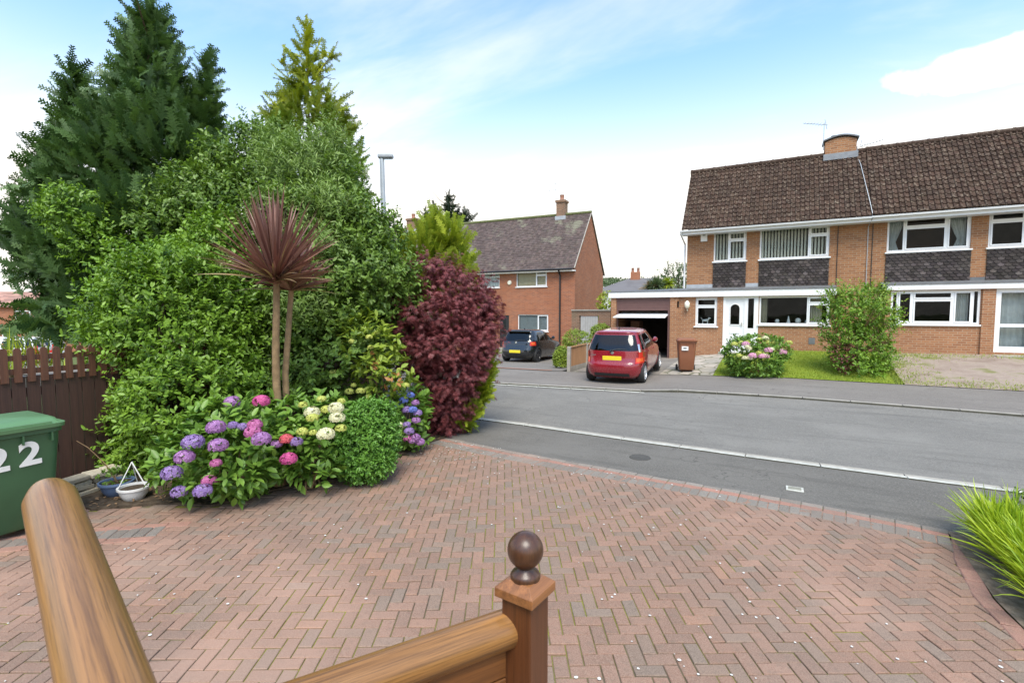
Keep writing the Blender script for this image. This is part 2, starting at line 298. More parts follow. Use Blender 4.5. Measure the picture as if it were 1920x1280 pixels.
# ------------------------------------------------------------------ objects
def prop(o, label=None, cat=None, group=None, kind=None):
    for k, v in (('label', label), ('category', cat), ('group', group), ('kind', kind)):
        if v: o[k] = v
    return o
def thing(name, label, cat, loc=(0, 0, 0), rot=(0, 0, 0), group=None):
    o = bpy.data.objects.new(name, None); COL.objects.link(o); o.location = tuple(map(float, loc)); o.rotation_euler = rot; o.empty_display_size = .3
    return prop(o, label, cat, group)
def root_of(o):
    while o.parent: o = o.parent
    return o
class MB:
    def __init__(s): s.v = []; s.f = []; s.m = []; s.c = []
    def add(s, vs, fs, mi=0, col=(1, 1, 1)):
        b = len(s.v); s.v += [tuple(map(float, p)) for p in vs]; s.c += [tuple(col)]*len(vs)
        s.f += [tuple(i+b for i in f) for f in fs]; s.m += [mi]*len(fs); return s
    def box(s, x0, x1, y0, y1, z0, z1, mi=0, col=(1, 1, 1)):
        v = [(x, y, z) for z in (z0, z1) for y in (y0, y1) for x in (x0, x1)]
        return s.add(v, [(0, 2, 3, 1), (4, 5, 7, 6), (0, 1, 5, 4), (2, 6, 7, 3), (0, 4, 6, 2), (1, 3, 7, 5)], mi, col)
    def obox(s, c, ax, ay, az, mi=0, col=(1, 1, 1)):      # half vectors
        c, ax, ay, az = map(np.array, (c, ax, ay, az))
        v = [c+i*ax+j*ay+k*az for k in (-1, 1) for j in (-1, 1) for i in (-1, 1)]
        return s.add(v, [(0, 2, 3, 1), (4, 5, 7, 6), (0, 1, 5, 4), (2, 6, 7, 3), (0, 4, 6, 2), (1, 3, 7, 5)], mi, col)
    def quad(s, a, b, c, d, mi=0, col=(1, 1, 1)): return s.add([a, b, c, d], [(0, 1, 2, 3)], mi, col)
    def prism(s, poly, axis, a0, a1, mi=0, col=(1, 1, 1)):  # poly in the two other axes, extruded along axis
        def p(u, v, w): return {'x': (w, u, v), 'y': (u, w, v), 'z': (u, v, w)}[axis]
        n = len(poly); v = [p(*q, a0) for q in poly]+[p(*q, a1) for q in poly]
        fs = [tuple(range(n))[::-1], tuple(range(n, 2*n))]+[(i, (i+1) % n, n+(i+1) % n, n+i) for i in range(n)]
        return s.add(v, fs, mi, col)
    def tube(s, pts, r, n=8, mi=0, col=(1, 1, 1), cap=True):
        pts = [np.array(p, float) for p in pts]; rr = r if hasattr(r, '__len__') else [r]*len(pts); vs = []; fs = []
        for i, p in enumerate(pts):
            d = pts[min(i+1, len(pts)-1)]-pts[max(i-1, 0)]; d = d/(np.linalg.norm(d)+1e-9)
            a = np.cross(d, (0, 0, 1.) if abs(d[2]) < .9 else (1., 0, 0)); a /= np.linalg.norm(a); b = np.cross(d, a)
            for k in range(n): t = 2*math.pi*k/n; vs.append(p+rr[i]*(a*math.cos(t)+b*math.sin(t)))
        for i in range(len(pts)-1):
            for k in range(n): fs.append((i*n+k, i*n+(k+1) % n, (i+1)*n+(k+1) % n, (i+1)*n+k))
        if cap: fs.append(tuple(range(n))[::-1]); fs.append(tuple(range((len(pts)-1)*n, len(pts)*n)))
        return s.add(vs, fs, mi, col)
    def lathe(s, prof, c, axis='z', n=24, mi=0, col=(1, 1, 1), sq=0):
        vs = []; fs = []; c = np.array(c, float)
        for r, h in prof:
            for k in range(n):
                t = 2*math.pi*k/n; ca, sa = math.cos(t), math.sin(t)
                q = {'z': (r*ca, r*sa, h), 'x': (h, r*ca, r*sa), 'y': (r*ca, h, r*sa)}[axis]; vs.append(c+q)
        m = len(prof)
        for i in range(m-1):
            for k in range(n): fs.append((i*n+k, i*n+(k+1) % n, (i+1)*n+(k+1) % n, (i+1)*n+k))
        return s.add(vs, fs, mi, col)
    def build(s, name, mats, parent=None, smooth=False, bevel=0., local=False, kind=None, label=None):
        me = bpy.data.meshes.new(name); v = np.array(s.v)
        if parent is not None and not local: v = v-np.array(root_of(parent).location)
        me.from_pydata(v.tolist(), [], s.f); me.update()
        for m in (mats if isinstance(mats, (list, tuple)) else [mats]): me.materials.append(M(m))
        me.polygons.foreach_set('material_index', s.m)
        if smooth: me.polygons.foreach_set('use_smooth', [True]*len(s.f))
        at_ = me.attributes.new('tint', 'FLOAT_COLOR', 'POINT'); at_.data.foreach_set('color', np.c_[np.array(s.c), np.ones(len(s.c))].ravel())
        # box-mapped uv in metres
        nl = len(me.loops); vi = np.empty(nl, int); me.loops.foreach_get('vertex_index', vi); ls = np.empty(len(me.polygons), int); me.polygons.foreach_get('loop_total', ls)
        nr = np.empty(len(me.polygons)*3); me.polygons.foreach_get('normal', nr); nr = np.repeat(np.abs(nr.reshape(-1, 3)), ls, 0); p = np.array(s.v)[vi]
        ax = nr.argmax(1); u = np.where(ax == 0, p[:, 1], p[:, 0]); vv = np.where(ax == 2, p[:, 1], p[:, 2])
        me.uv_layers.new(name='uv').data.foreach_set('uv', np.c_[u, vv].ravel())
        o = bpy.data.objects.new(name, me); COL.objects.link(o)
        if parent is not None: o.parent = parent
        if bevel: b = o.modifiers.new('bevel', 'BEVEL'); b.width = bevel; b.segments = 2; b.limit_method = 'ANGLE'; b.angle_limit = R(40)
        if smooth and not bevel: me.set_sharp_from_angle(angle=R(42))
        if kind: o['kind'] = kind
        if label: o['label'] = label
        return o

# ------------------------------------------------------------------ foliage
def nrm(a): return a/(np.linalg.norm(a, axis=-1, keepdims=True)+1e-9)
def rvec(n): return nrm(rng.normal(size=(n, 3)))
LEAF = (np.array([(0, 0, 0), (-.22, .28, .06), (-.2, .66, .05), (0, 1, -.06), (.2, .66, .05), (.22, .28, .06)]), [(0, 1, 2, 3), (0, 3, 4, 5)])
NARROW = (np.array([(0, 0, 0), (-.09, .35, .02), (-.07, .7, .01), (0, 1, -.08), (.07, .7, .01), (.09, .35, .02)]), [(0, 1, 2, 3), (0, 3, 4, 5)])
def _frond():      # a conifer plume: a spine with forked thin sprigs on both sides
    v = []; f = []; g = np.random.default_rng(5)
    def sprig(a, d, l, w):
        a = np.array(a, float); d = np.array(d, float); d /= np.linalg.norm(d); p = np.array([d[1], -d[0], 0])*w; n = len(v); v.extend([a-p, a+p, a+d*l]); f.append((n, n+1, n+2))
    sprig((0, 0, 0), (0, 1, -.06), 1.0, .03)
    for i in range(9):
        y = .06+.104*i; l = .33*(1-y*.66)*g.uniform(.75, 1.2)
        for s in (-1, 1):
            d = np.array([s*.72, .72, g.uniform(-.12, .12)]); a = np.array([0, y, 0]); sprig(a, d, l, .044)
            for q in (.3, .6): sprig(a+d/1.02*l*q, (s*(.15 if q == .3 else 1.2), 1.0 if q == .3 else .25, g.uniform(-.3, .3)), l*.5, .036)
    return np.array(v), f
FROND = _frond()
def _palm():   # maple leaf: five narrow lobes
    v = []; f = []
    for a, l in ((-70, .6), (-35, .9), (0, 1), (35, .9), (70, .6)):
        c, s = math.cos(R(a)), math.sin(R(a)); n = len(v)
        for x, y, z in ((0, 0, 0), (-.09*l, .45*l, 0), (0, l, -.22*l), (.09*l, .45*l, 0)): v.append((x*c+y*s, -x*s+y*c, z))
        f.append((n, n+1, n+2, n+3))
    return np.array(v), f
PALM = _palm()
def _floret():
    v = []; f = []
    for k in range(4):
        a = k*math.pi/2; c, s = math.cos(a), math.sin(a); n = len(v)
        for x, y, z in ((0, 0, 0), (-.36, .42, .1), (0, .9, .16), (.36, .42, .1)): v.append((x*c+y*s, -x*s+y*c, z))
        f.append((n, n+1, n+2, n+3))
    return np.array(v), f
FLORET = _floret()
def scatter(name, P, D, N, size, tmpl, mat, parent, tint, off=True, kind=None):
    T, F = tmpl; n = len(P); k = len(T); D = nrm(D); X = nrm(np.cross(D, N)); Z = np.cross(X, D)
    if off: P = P-np.array(root_of(parent).location)
    s = np.broadcast_to(np.asarray(size, float), (n,))[:, None, None]
    V = P[:, None]+s*(T[None, :, 0:1]*X[:, None]+T[None, :, 1:2]*D[:, None]+T[None, :, 2:3]*Z[:, None])
    return rawmesh(name, V.reshape(-1, 3), np.array(F), n, k, mat, parent, np.repeat(tint, k), kind)
def rawmesh(name, V, F, n, k, mat, parent, tint, kind=None):
    fl = F.shape[1]; faces = (F[None]+(np.arange(n)*k)[:, None, None]).reshape(-1, fl)
    me = bpy.data.meshes.new(name); me.vertices.add(len(V)); me.vertices.foreach_set('co', V.ravel()); me.loops.add(faces.size); me.loops.foreach_set('vertex_index', faces.ravel().astype(np.int32))
    me.polygons.add(len(faces)); me.polygons.foreach_set('loop_start', np.arange(0, faces.size, fl, dtype=np.int32)); me.polygons.foreach_set('loop_total', np.full(len(faces), fl, np.int32))
    me.update(calc_edges=True); a = me.attributes.new('tint', 'FLOAT', 'POINT'); a.data.foreach_set('value', np.clip(tint, 0, 1).astype(np.float32)); me.materials.append(M(mat))
    o = bpy.data.objects.new(name, me); COL.objects.link(o)
    if parent is not None: o.parent = parent
    if kind: o['kind'] = kind
    return o
def wob(u, seed, amp):
    s = np.random.default_rng(seed); w = np.zeros(len(u))
    for f, a in ((3, .5), (6, .3), (11, .2)):
        for _ in range(3): k = s.normal(size=3)*f; w += a/1.7*np.sin(u@k+s.uniform(0, 6))
    return 1+amp*w
def lobe_points(lobes, n, seed, amp=.16, depth=(.72, 1.03), minz=.03, back=.45):
    C = np.array([l[0] for l in lobes], float); Rr = np.array([np.broadcast_to(l[1], 3) for l in lobes], float); ar = (Rr.prod(1))**(2/3); ar /= ar.sum()
    i = rng.choice(len(lobes), n*3, p=ar); u = rvec(n*3); k = rng.uniform(*depth, n*3)**.7*wob(u*1.0+C[i]*.7, seed, amp); P = C[i]+Rr[i]*u*k[:, None]; Nn = nrm(u/Rr[i])
    keep = P[:, 2] > minz
    for j in range(len(lobes)):
        q = np.linalg.norm((P-C[j])/Rr[j], axis=1); keep &= ~((i != j) & (q < .72))
    view = nrm(CAM-P); keep &= ~(((Nn*view).sum(1) < -.15) & (rng.random(n*3) > back))
    idx = np.where(keep)[0][:n]; return P[idx], Nn[idx]
def crown(parent, lobes, n, mat, leaf=.05, per=9, twig=.16, seed=1, tmpl=LEAF, amp=.16, up=.5, depth=(.72, 1.03), name='crown', droop=0., flat=.5, back=.45, spread=.9):
    P, Nn = lobe_points(lobes, n, seed, amp, depth, back=back); n = len(P)
    d = nrm(Nn*.8+np.array([0, 0, up])+rvec(n)*.5); ct = rng.beta(2.2, 2.2, n)
    t = (np.arange(per)+.5)/per; B = P[:, None]+d[:, None]*(twig*rng.uniform(.6, 1.3, n))[:, None, None]*t[None, :, None]
    r = rvec(n*per).reshape(n, per, 3); r = nrm(r-(r*d[:, None]).sum(-1, keepdims=True)*d[:, None]); ld = nrm(d[:, None]*.55+r*spread-np.array([0, 0, droop]))
    ln = nrm(np.array([0, 0, flat])+Nn[:, None]*.5+rvec(n*per).reshape(n, per, 3)*.45)
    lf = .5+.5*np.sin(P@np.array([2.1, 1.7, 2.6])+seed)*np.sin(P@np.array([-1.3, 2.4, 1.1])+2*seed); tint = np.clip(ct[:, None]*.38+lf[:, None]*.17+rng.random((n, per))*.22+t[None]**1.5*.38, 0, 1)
    sz = leaf*rng.uniform(.65, 1.25, n*per)
    return scatter(name, B.reshape(-1, 3), ld.reshape(-1, 3), ln.reshape(-1, 3), sz, tmpl, mat, parent, tint.ravel())
def sprays(parent, lobes, n, mat, size, seed, amp=.2, up=.6, name='crown', depth=(.45, 1.05), jit=.45, back=.5, out_=.8, zt=None):
    P, Nn = lobe_points(lobes, n, seed, amp, depth, back=back); n = len(P)
    d = nrm(Nn*out_+np.array([0, 0, up])+rvec(n)*jit); nn = nrm(np.array([0, 0, .5])+rvec(n)*.7+Nn*.4)
    return scatter(name, P-d*size*.4, d, nn, size*rng.uniform(.55, 1.25, n), FROND, mat, parent, np.clip(rng.beta(2, 2, n)*(1 if zt is None else .2+.8*np.clip((P[:, 2]-zt[0])/(zt[1]-zt[0]), 0, 1))+(0 if zt is None else .35*np.clip((P[:, 2]-zt[0])/(zt[1]-zt[0]), 0, 1)), 0, 1))
def cone_lobes(apex, base, rb, rt=.06, n=9, ex=1.0):
    apex = np.array(apex, float); base = np.array(base, float); L_ = []
    for k in range(n):
        t = (k+.5)/n; r = rt+(rb-rt)*t**ex; L_.append((apex+(base-apex)*t, (r, r, np.linalg.norm(apex-base)/n*.95)))
    return L_
def trunk(parent, base, top, r0, r1, mat='bark', limbs=6, spread=.6, seed=0, name='trunk'):
    g = np.random.default_rng(seed); b = MB(); base = np.array(base, float); top = np.array(top, float); m = (base+top)/2+g.normal(size=3)*[.05, .05, 0]
    b.tube([base-[0, 0, .05], base+(m-base)*.5, m, (m+top)/2, top], [r0*1.25, r0, (r0+r1)/2, r1*1.2, r1], 10)
    for k in range(limbs):
        t = g.uniform(.25, .95); p = base+(top-base)*t; a = g.uniform(0, 6.28); l = spread*g.uniform(.5, 1.)
        q = p+np.array([math.cos(a)*l, math.sin(a)*l, l*g.uniform(.3, .9)]); b.tube([p, (p+q)/2+[0, 0, -.04*l], q], [r1*.7, r1*.5, r1*.2], 6)
    return b.build(name, mat, parent, smooth=True)
def blades(parent, name, mat, base, dirs, length, width, droop, tint, seg=6, rad=0., edge=None, kind=None):
    n = len(dirs); d = nrm(np.asarray(dirs, float)); base = np.broadcast_to(np.asarray(base, float), (n, 3)); length = np.broadcast_to(length, (n,)); droop = np.broadcast_to(droop, (n,))
    side = nrm(np.cross(d, [0, 0, 1.])+1e-4*rvec(n)); rot = rng.normal(size=n)*.5; nn = np.cross(side, d); side = nrm(side*np.cos(rot)[:, None]+nn*np.sin(rot)[:, None]); V = np.zeros((n, (seg+1)*3, 3))
    for k in range(seg+1):
        t = k/seg; c = base+d*(length*t)[:, None]-np.array([0, 0, 1.])*(droop*length*t**2.4)[:, None]; wd = width*min(1, .5+2*t)*(1-t**2.2)+.0006
        V[:, k*3] = c-side*wd; V[:, k*3+1] = c-nn*wd*.35; V[:, k*3+2] = c+side*wd
    F = np.array([q for k in range(seg) for q in ((k*3, k*3+1, k*3+4, k*3+3), (k*3+1, k*3+2, k*3+5, k*3+4))])
    V = V-(np.array(root_of(parent).location) if parent is not None else 0)
    return rawmesh(name, V.reshape(-1, 3), F, n, (seg+1)*3, mat, parent, np.repeat(tint, (seg+1)*3), kind)
def flower(parent, c, r, col, flat=.75, nf=170):
    u = rvec(nf*2); u = u[u[:, 2] > -.45][:nf]; P = np.array(c)+u*np.array([r, r, r*flat])*.93
    t = rvec(len(u)); D = nrm(np.cross(u, t)); return scatter('flower_head', P, D, u+rvec(len(u))*.25, r*.23, FLORET, 'flower_'+col, parent, rng.beta(1.6, 1.6, len(u)))

# ------------------------------------------------------------------ terrain
TX = np.array([-400, -60, -30, -12, -7, -5.9, -3.7, -2.4, 0, 9, 60, 400.]); TY = np.array([-400, 12.6, 12.9, 16.2, 18.0, 20.4, 24, 32, 60, 900.])
TZ = np.array([[-2.2]*10, [-2.2]*10, [-1.3]*10,
  [0, 0, .0, .0, -.15, -.22, -.22, -.22, -.5, -1], [0, 0, .0, .0, -.12, -.20, -.22, -.22, -.5, -1], [0, 0, .0, .03, .08, .12, .15, .1, -.3, -1], [0, 0, .0, .03, .12, .18, .2, .1, -.3, -1],
  [0, 0, .06, .08, .22, .38, .4, .4, 0, -1], [0, 0, .08, .12, .40, .62, .62, .6, 0, -1], [0, 0, .10, .16, .48, .78, .8, .8, 0, -1], [0, 0, .10, .2, .5, .8, .8, .8, 0, -1], [0, 0, .1, .2, .5, .8, .8, .8, 0, -1]])
def tz(x, y):
    x = np.clip(x, -399, 399); y = np.clip(y, -399, 899); i = np.clip(np.searchsorted(TX, x)-1, 0, len(TX)-2); j = np.clip(np.searchsorted(TY, y)-1, 0, len(TY)-2)
    u = (x-TX[i])/(TX[i+1]-TX[i]); v = (y-TY[j])/(TY[j+1]-TY[j])
    return TZ[i, j]*(1-u)*(1-v)+TZ[i+1, j]*u*(1-v)+TZ[i, j+1]*(1-u)*v+TZ[i+1, j+1]*u*v
def sheet(name, xs, y0, y1, ny, off, mat, kind='structure', skirt=0.):
    b = MB(); xs = np.asarray(xs, float); vs = []; fs = []
    f0 = y0 if callable(y0) else (lambda x: np.full_like(x, y0)); f1 = y1 if callable(y1) else (lambda x: np.full_like(x, y1)); a = f0(xs); c = f1(xs)
    for j in range(ny+1):
        y = a+(c-a)*j/ny
        for x, yy in zip(xs, y): vs.append((x, yy, float(tz(x, yy))+off))
    n = len(xs)
    for j in range(ny):
        for i in range(n-1): fs.append((j*n+i, j*n+i+1, (j+1)*n+i+1, (j+1)*n+i))
    return b.add(vs, fs).build(name, mat, kind=kind)
def pl(xs, ys): return lambda x: np.interp(x, xs, ys)
KN = pl([-60, -20, -10, -6, -4.3, -2.8, -.3, 1.8, 8, 60], [7.2, 7.4, 7.75, 7.92, 7.92, 7.80, 7.66, 7.61, 7.5, 7.2])       # near kerb line
KF = pl([-60, -20, -12, -7.4, -4.5, -1.8, .5, 3, 4.2, 10, 60], [11.2, 11.4, 11.6, 12.1, 12.53, 12.9, 13.02, 12.92, 12.85, 12.7, 12.2])  # far kerb line
PE = pl([-60, -8, -4.7, -3.5, -2.2, -.84, .27, .96, 1.55, 3, 60], [6.6, 6.6, 6.46, 6.3, 6.21, 6.13, 6.07, 6.0, 5.9, 5.8, 5.6])       # paving / pavement line
PF = pl([-60, -12, -7, -6, -3.5, 0, 4, 60], [15.2, 15.3, 15.6, 15.7, 16.0, 16.3, 16.2, 15.8])                                          # back of the far pavement
XS = np.concatenate([np.linspace(-60, -14, 12), np.arange(-13, 13, .5), np.linspace(14, 60, 10)])
b = MB(); gxs = np.unique(np.concatenate([TX, np.arange(-20, 20, 2.)])); gys = np.unique(np.concatenate([TY, np.arange(-10, 40, 2.), [100, 200, 400, 600]])); gn = len(gxs)
b.add([(x, y, float(tz(x, y))-.06) for y in gys for x in gxs], [(j*gn+i, j*gn+i+1, (j+1)*gn+i+1, (j+1)*gn+i) for j in range(len(gys)-1) for i in range(gn-1)]).build('ground', 'rough_ground', kind='structure')
sheet('road', XS, lambda x: KN(x)-.02, lambda x: KF(x)+.02, 10, -.03, 'asphalt')
sheet('near_pavement', XS, lambda x: PE(x)-.02, lambda x: KN(x)-.06, 4, -.004, 'tarmac_path')
sheet('far_pavement', XS, lambda x: KF(x)+.10, PF, 6, .0, 'tarmac_far')
def kerb(name, f, xs, y0, y1, top, mat, joints=True):
    b = MB()
    for x0, x1 in zip(xs[:-1], xs[1:]):
        g = .008 if joints else 0
        v = []
        for x in (x0+g, x1-g):
            for dy, z in ((y0, top(x)), (y1, top(x))):
                y = float(f(x))+dy; v.append((x, y, -.12)); v.append((x, y, z))
        # order per x: y0 low, y0 high, y1 low, y1 high
        c = rng.uniform(.85, 1.15)
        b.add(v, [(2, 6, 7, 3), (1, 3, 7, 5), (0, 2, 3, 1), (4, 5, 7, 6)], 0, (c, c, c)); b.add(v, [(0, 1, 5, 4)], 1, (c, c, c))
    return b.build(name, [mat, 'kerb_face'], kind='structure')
kx = np.arange(-14, 13, .91)
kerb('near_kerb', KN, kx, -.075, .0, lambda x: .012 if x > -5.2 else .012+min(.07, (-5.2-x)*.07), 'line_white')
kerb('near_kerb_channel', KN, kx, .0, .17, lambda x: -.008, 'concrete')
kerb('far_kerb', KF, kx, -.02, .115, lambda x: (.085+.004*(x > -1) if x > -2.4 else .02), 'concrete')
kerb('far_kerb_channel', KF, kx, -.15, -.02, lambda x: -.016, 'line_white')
DW = [(-4.72, 6.46)]+[(x, float(PE(x))) for x in np.arange(-4.4, 1.56, .3)]+[(1.5, 5.5), (1.42, 5.2), (1.38, 4.6), (1.44, 4.1), (1.6, 3.2), (2.0, 1.0), (2.2, -1.5), (-7.3, -1.5), (-7.3, 1.9), (-6.6, 2.25), (-6.2, 2.3), (-5.75, 2.73), (-5.2, 2.95), (-5.0, 3.66), (-4.66, 4.19), (-4.64, 5.17), (-4.74, 5.89)]
def inside(px, py, poly):
    c = np.zeros(len(px), bool); n = len(poly)
    for i in range(n):
        x0, y0 = poly[i]; x1, y1 = poly[(i+1) % n]
        if y0 == y1: continue
        c ^= ((y0 > py) != (y1 > py)) & (px < (x1-x0)*(py-y0)/(y1-y0)+x0)
    return c
b = MB(); b.add([(x, y, -.0085) for x, y in DW], [tuple(range(len(DW)))[::-1]]).build('driveway_base', 'joint_sand', kind='structure')
# block paving: herringbone, every block modelled
PAL = [((.235, .134, .095), .32), ((.26, .144, .10), .26), ((.215, .127, .092), .18), ((.21, .142, .105), .15), ((.19, .14, .108), .06), ((.285, .15, .097), .03)]
pc = np.array([p[0] for p in PAL]); pw = np.array([p[1] for p in PAL]); pw /= pw.sum()
b = MB(); th = CA+R(1.0); ex = np.array([math.cos(th), math.sin(th)]); ey = np.array([-ex[1], ex[0]]); B = .0915
def block(b, c, hx, hy, ax, ay, col, top=0., ch=.006):
    v = []; z2 = top+rng.uniform(-.0025, .0025); tl = rng.normal(0, .0013, 2)
    for (kx_, ky_, z) in ((1, 1, -.03), (None, None, z2-ch), (0, 0, z2)):
        e = 0 if kx_ != 0 else ch
        for sx, sy in ((-1, -1), (1, -1), (1, 1), (-1, 1)):
            p = c+ax*(sx*(hx-e))+ay*(sy*(hy-e)); v.append((p[0], p[1], z+(sx*tl[0]+sy*tl[1] if z > -.02 else 0)))
    fs = [(8, 9, 10, 11)]+[(4+i, 4+(i+1) % 4, 8+(i+1) % 4, 8+i) for i in range(4)]+[(i, (i+1) % 4, 4+(i+1) % 4, 4+i) for i in range(4)]
    b.add(v, fs, 0, col)
cells = []
for i in range(-120, 120):
    for j in range(-120, 120):
        k = (i-j) % 4
        if k == 0: cells.append((i+1, j+.5, 1))      # horizontal block over cells (i,j),(i+1,j)
        elif k == 3: cells.append((i+.5, j+1, 0))    # vertical block over (i,j),(i,j+1)
cells = np.array(cells); cen = cells[:, :1]*B*ex+cells[:, 1:2]*B*ey+np.array([-1.5, 2.5]); ins = inside(cen[:, 0], cen[:, 1], DW) & (cen[:, 1] > -1.2)
edge_d = np.abs(cen[:, 1]-PE(cen[:, 0]))
for (ci, cj, h), c, ok, ed in zip(cells, cen, ins, edge_d):
    if not ok or ed < .14: continue
    col = pc[rng.choice(len(pc), p=pw)]*rng.uniform(.88, 1.12)
    block(b, c, (B if h else B/2)-.0036, (B/2 if h else B)-.0036, ex, ey, col, ch=.004)
b.build('driveway', 'paver', kind='structure')
# border courses along the pavement and the right-hand edge
b = MB()
def course(b, pts, w, ln, offs, col, top=.004):
    pts = np.array(pts, float); seg = np.linalg.norm(np.diff(pts, axis=0), axis=1); s = np.r_[0, np.cumsum(seg)]
    for q in np.arange(ln/2, s[-1], ln):
        p = np.array([np.interp(q, s, pts[:, k]) for k in (0, 1)]); p2 = np.array([np.interp(min(q+.05, s[-1]), s, pts[:, k]) for k in (0, 1)]); p1 = np.array([np.interp(max(q-.05, 0), s, pts[:, k]) for k in (0, 1)])
        d = (p2-p1)/np.linalg.norm(p2-p1); n_ = np.array([-d[1], d[0]]); block(b, p+n_*offs, ln/2-.003, w/2-.003, d, n_, np.array(col)*rng.uniform(.82, 1.18), top)
edge = [(x, float(PE(x))) for x in np.arange(-4.7, 1.6, .1)]
course(b, edge, .10, .2, -.05, (.21, .19, .165)); course(b, edge, .10, .2, -.15, (.33, .155, .115)); course(b, edge, .20, .1, -.30, (.175, .165, .145))
course(b, [(1.53, 5.85), (1.46, 5.5), (1.40, 5.2), (1.36, 4.6), (1.42, 4.1), (1.58, 3.2), (1.98, 1.0)], .12, .2, .0, (.30, .15, .115), .008)
course(b, [(-6.3, 1.25), (-5.45, 2.05), (-5.0, 2.42)], .2, .1, 0, (.15, .14, .125), .006); course(b, [(-6.3, 1.4), (-5.5, 2.17), (-4.98, 2.6)], .1, .2, 0, (.31, .15, .11), .006); course(b, [(-6.3, 1.1), (-5.4, 1.93), (-4.9, 2.28)], .1, .2, 0, (.31, .15, .11), .006)
b.build('driveway_border', 'paver', kind='structure')
b = MB(); bed = [(-4.72, 6.5), (-4.74, 5.89), (-4.64, 5.17), (-4.66, 4.19), (-5.0, 3.66), (-5.2, 2.95), (-5.75, 2.73), (-6.2, 2.3), (-6.6, 2.25), (-7.38, 1.9), (-7.38, 7.75), (-5.5, 7.75), (-4.9, 7.3)]
b.add([(x, y, .02) for x, y in bed]+[(x, y, -.05) for x, y in bed], [tuple(range(len(bed)))]+[(i, len(bed)+i, len(bed)+(i+1) % len(bed), (i+1) % len(bed)) for i in range(len(bed))]).build('planting_bed', 'soil', kind='structure')
b = MB(); rb = [(1.45, 5.86), (1.44, 5.2), (1.42, 4.6), (1.48, 4.1), (1.64, 3.2), (2.06, 1.0), (6, .5), (9, 5.3), (3, 5.75)]
b.add([(x, y, .012) for x, y in rb], [tuple(range(len(rb)))[::-1]]).build('side_bed', 'soil_light', kind='structure')
# the far gardens
sheet('tarmac_drive', np.arange(-14, -6.29, .5), PF, 27.2, 14, .012, 'tarmac_far')
sheet('garage_drive', np.arange(-6.1, -3.29, .2), PF, 20.6, 10, .014, 'slab_grey')
sheet('crazy_path', np.arange(-3.3, -1.69, .2), PF, 20.6, 10, .012, 'crazy_paving')
sheet('lawn', np.arange(-1.7, 3.01, .25), PF, 20.6, 14, .016, 'lawn')
sheet('gravel_garden', np.arange(3.0, 12.1, .5), PF, 20.6, 10, .014, 'gravel')
def tri_strip(name, x0, x1, y0f, y1f, mat, off): sheet(name, np.linspace(x0, x1, 12), y0f, y1f, 1, off, mat)
tri_strip('drive_edging', -14, -6.9, lambda x: PF(x)-.0, lambda x: PF(x)+.14, 'terracotta', .02)

# ------------------------------------------------------------------ grass, litter
def grass(name, n, x0, x1, y0, y1, ln, mat, test=None):
    x = rng.uniform(x0, x1, n); y = rng.uniform(y0, y1, n); k = y > PF(x)
    if test is not None: k &= test(x, y)
    x, y = x[k], y[k]; P = np.c_[x, y, tz(x, y)+.012]; d = nrm(np.c_[rng.normal(size=(len(x), 2))*.5, np.ones(len(x))])
    o = scatter(name, P, d, rvec(len(x)), ln*rng.uniform(.5, 1.4, len(x)), (np.array([(-.12, 0, 0), (.12, 0, 0), (0, 1, .1)]), [(0, 1, 2)]), mat, None, rng.random(len(x)), off=False, kind='stuff'); return o
grass('lawn_grass', 42000, -1.7, 3.0, 15.5, 20.45, .05, 'leaf_lawn')
grass('verge_weeds', 26000, 2.4, 12, 15.5, 20.4, .06, 'leaf_lawn', lambda x, y: rng.random(len(x)) < np.clip(.9*np.exp(-((y-PF(x))/.45)**2)+.35*np.maximum(0, np.sin(x*1.1+.5*y)*np.sin(y*1.9+x*.4))**2+.6*np.exp(-((x-3.1)/.6)**2)+.6*np.exp(-((y-20.0)/.3)**2), 0, 1))
n = 750; px_ = rng.uniform(-5, 2, n); py_ = rng.uniform(.5, 6.5, n); k = inside(px_, py_, DW) & (rng.random(n) < np.clip(.25+.5*np.sin(px_*1.3+1)*np.sin(py_*.9)+.25*(px_ > -1), .05, 1)); px_, py_ = px_[k], py_[k]
cl_ = rng.normal(size=(220, 2))*[.55, .35]+[-4.2, 5.9]; cl_ = cl_[inside(cl_[:, 0], cl_[:, 1], DW)]; px_ = np.r_[px_, cl_[:, 0]]; py_ = np.r_[py_, cl_[:, 1]]
PT = np.c_[px_, py_, np.full(len(px_), .008)]; HEX = (np.array([(math.cos(a)*.5, math.sin(a)*.42, 0) for a in np.arange(0, 6.28, 1.05)][:6]), [(0, 1, 2, 3), (0, 3, 4, 5)])
scatter('fallen_petals', PT, nrm(np.c_[rng.normal(size=(len(PT), 2)), np.zeros(len(PT))]), np.tile([0, 0, 1.], (len(PT), 1))+rvec(len(PT))*.08, rng.uniform(.007, .026, len(PT)), HEX, 'litter', None, rng.random(len(PT)), off=False, kind='stuff')
P_ = np.c_[rng.uniform(-6.5, -4.5, 1500), rng.uniform(2.3, 6.6, 1500)]; P_ = P_[inside(P_[:, 0], P_[:, 1], bed)]
scatter('leaf_litter', np.c_[P_, np.full(len(P_), .025)], nrm(np.c_[rng.normal(size=(len(P_), 2)), np.full(len(P_), .2)]), np.tile([0, 0, 1.], (len(P_), 1))+rvec(len(P_))*.4, .045, LEAF, 'leaf_dry', None, rng.random(len(P_)), off=False, kind='stuff')

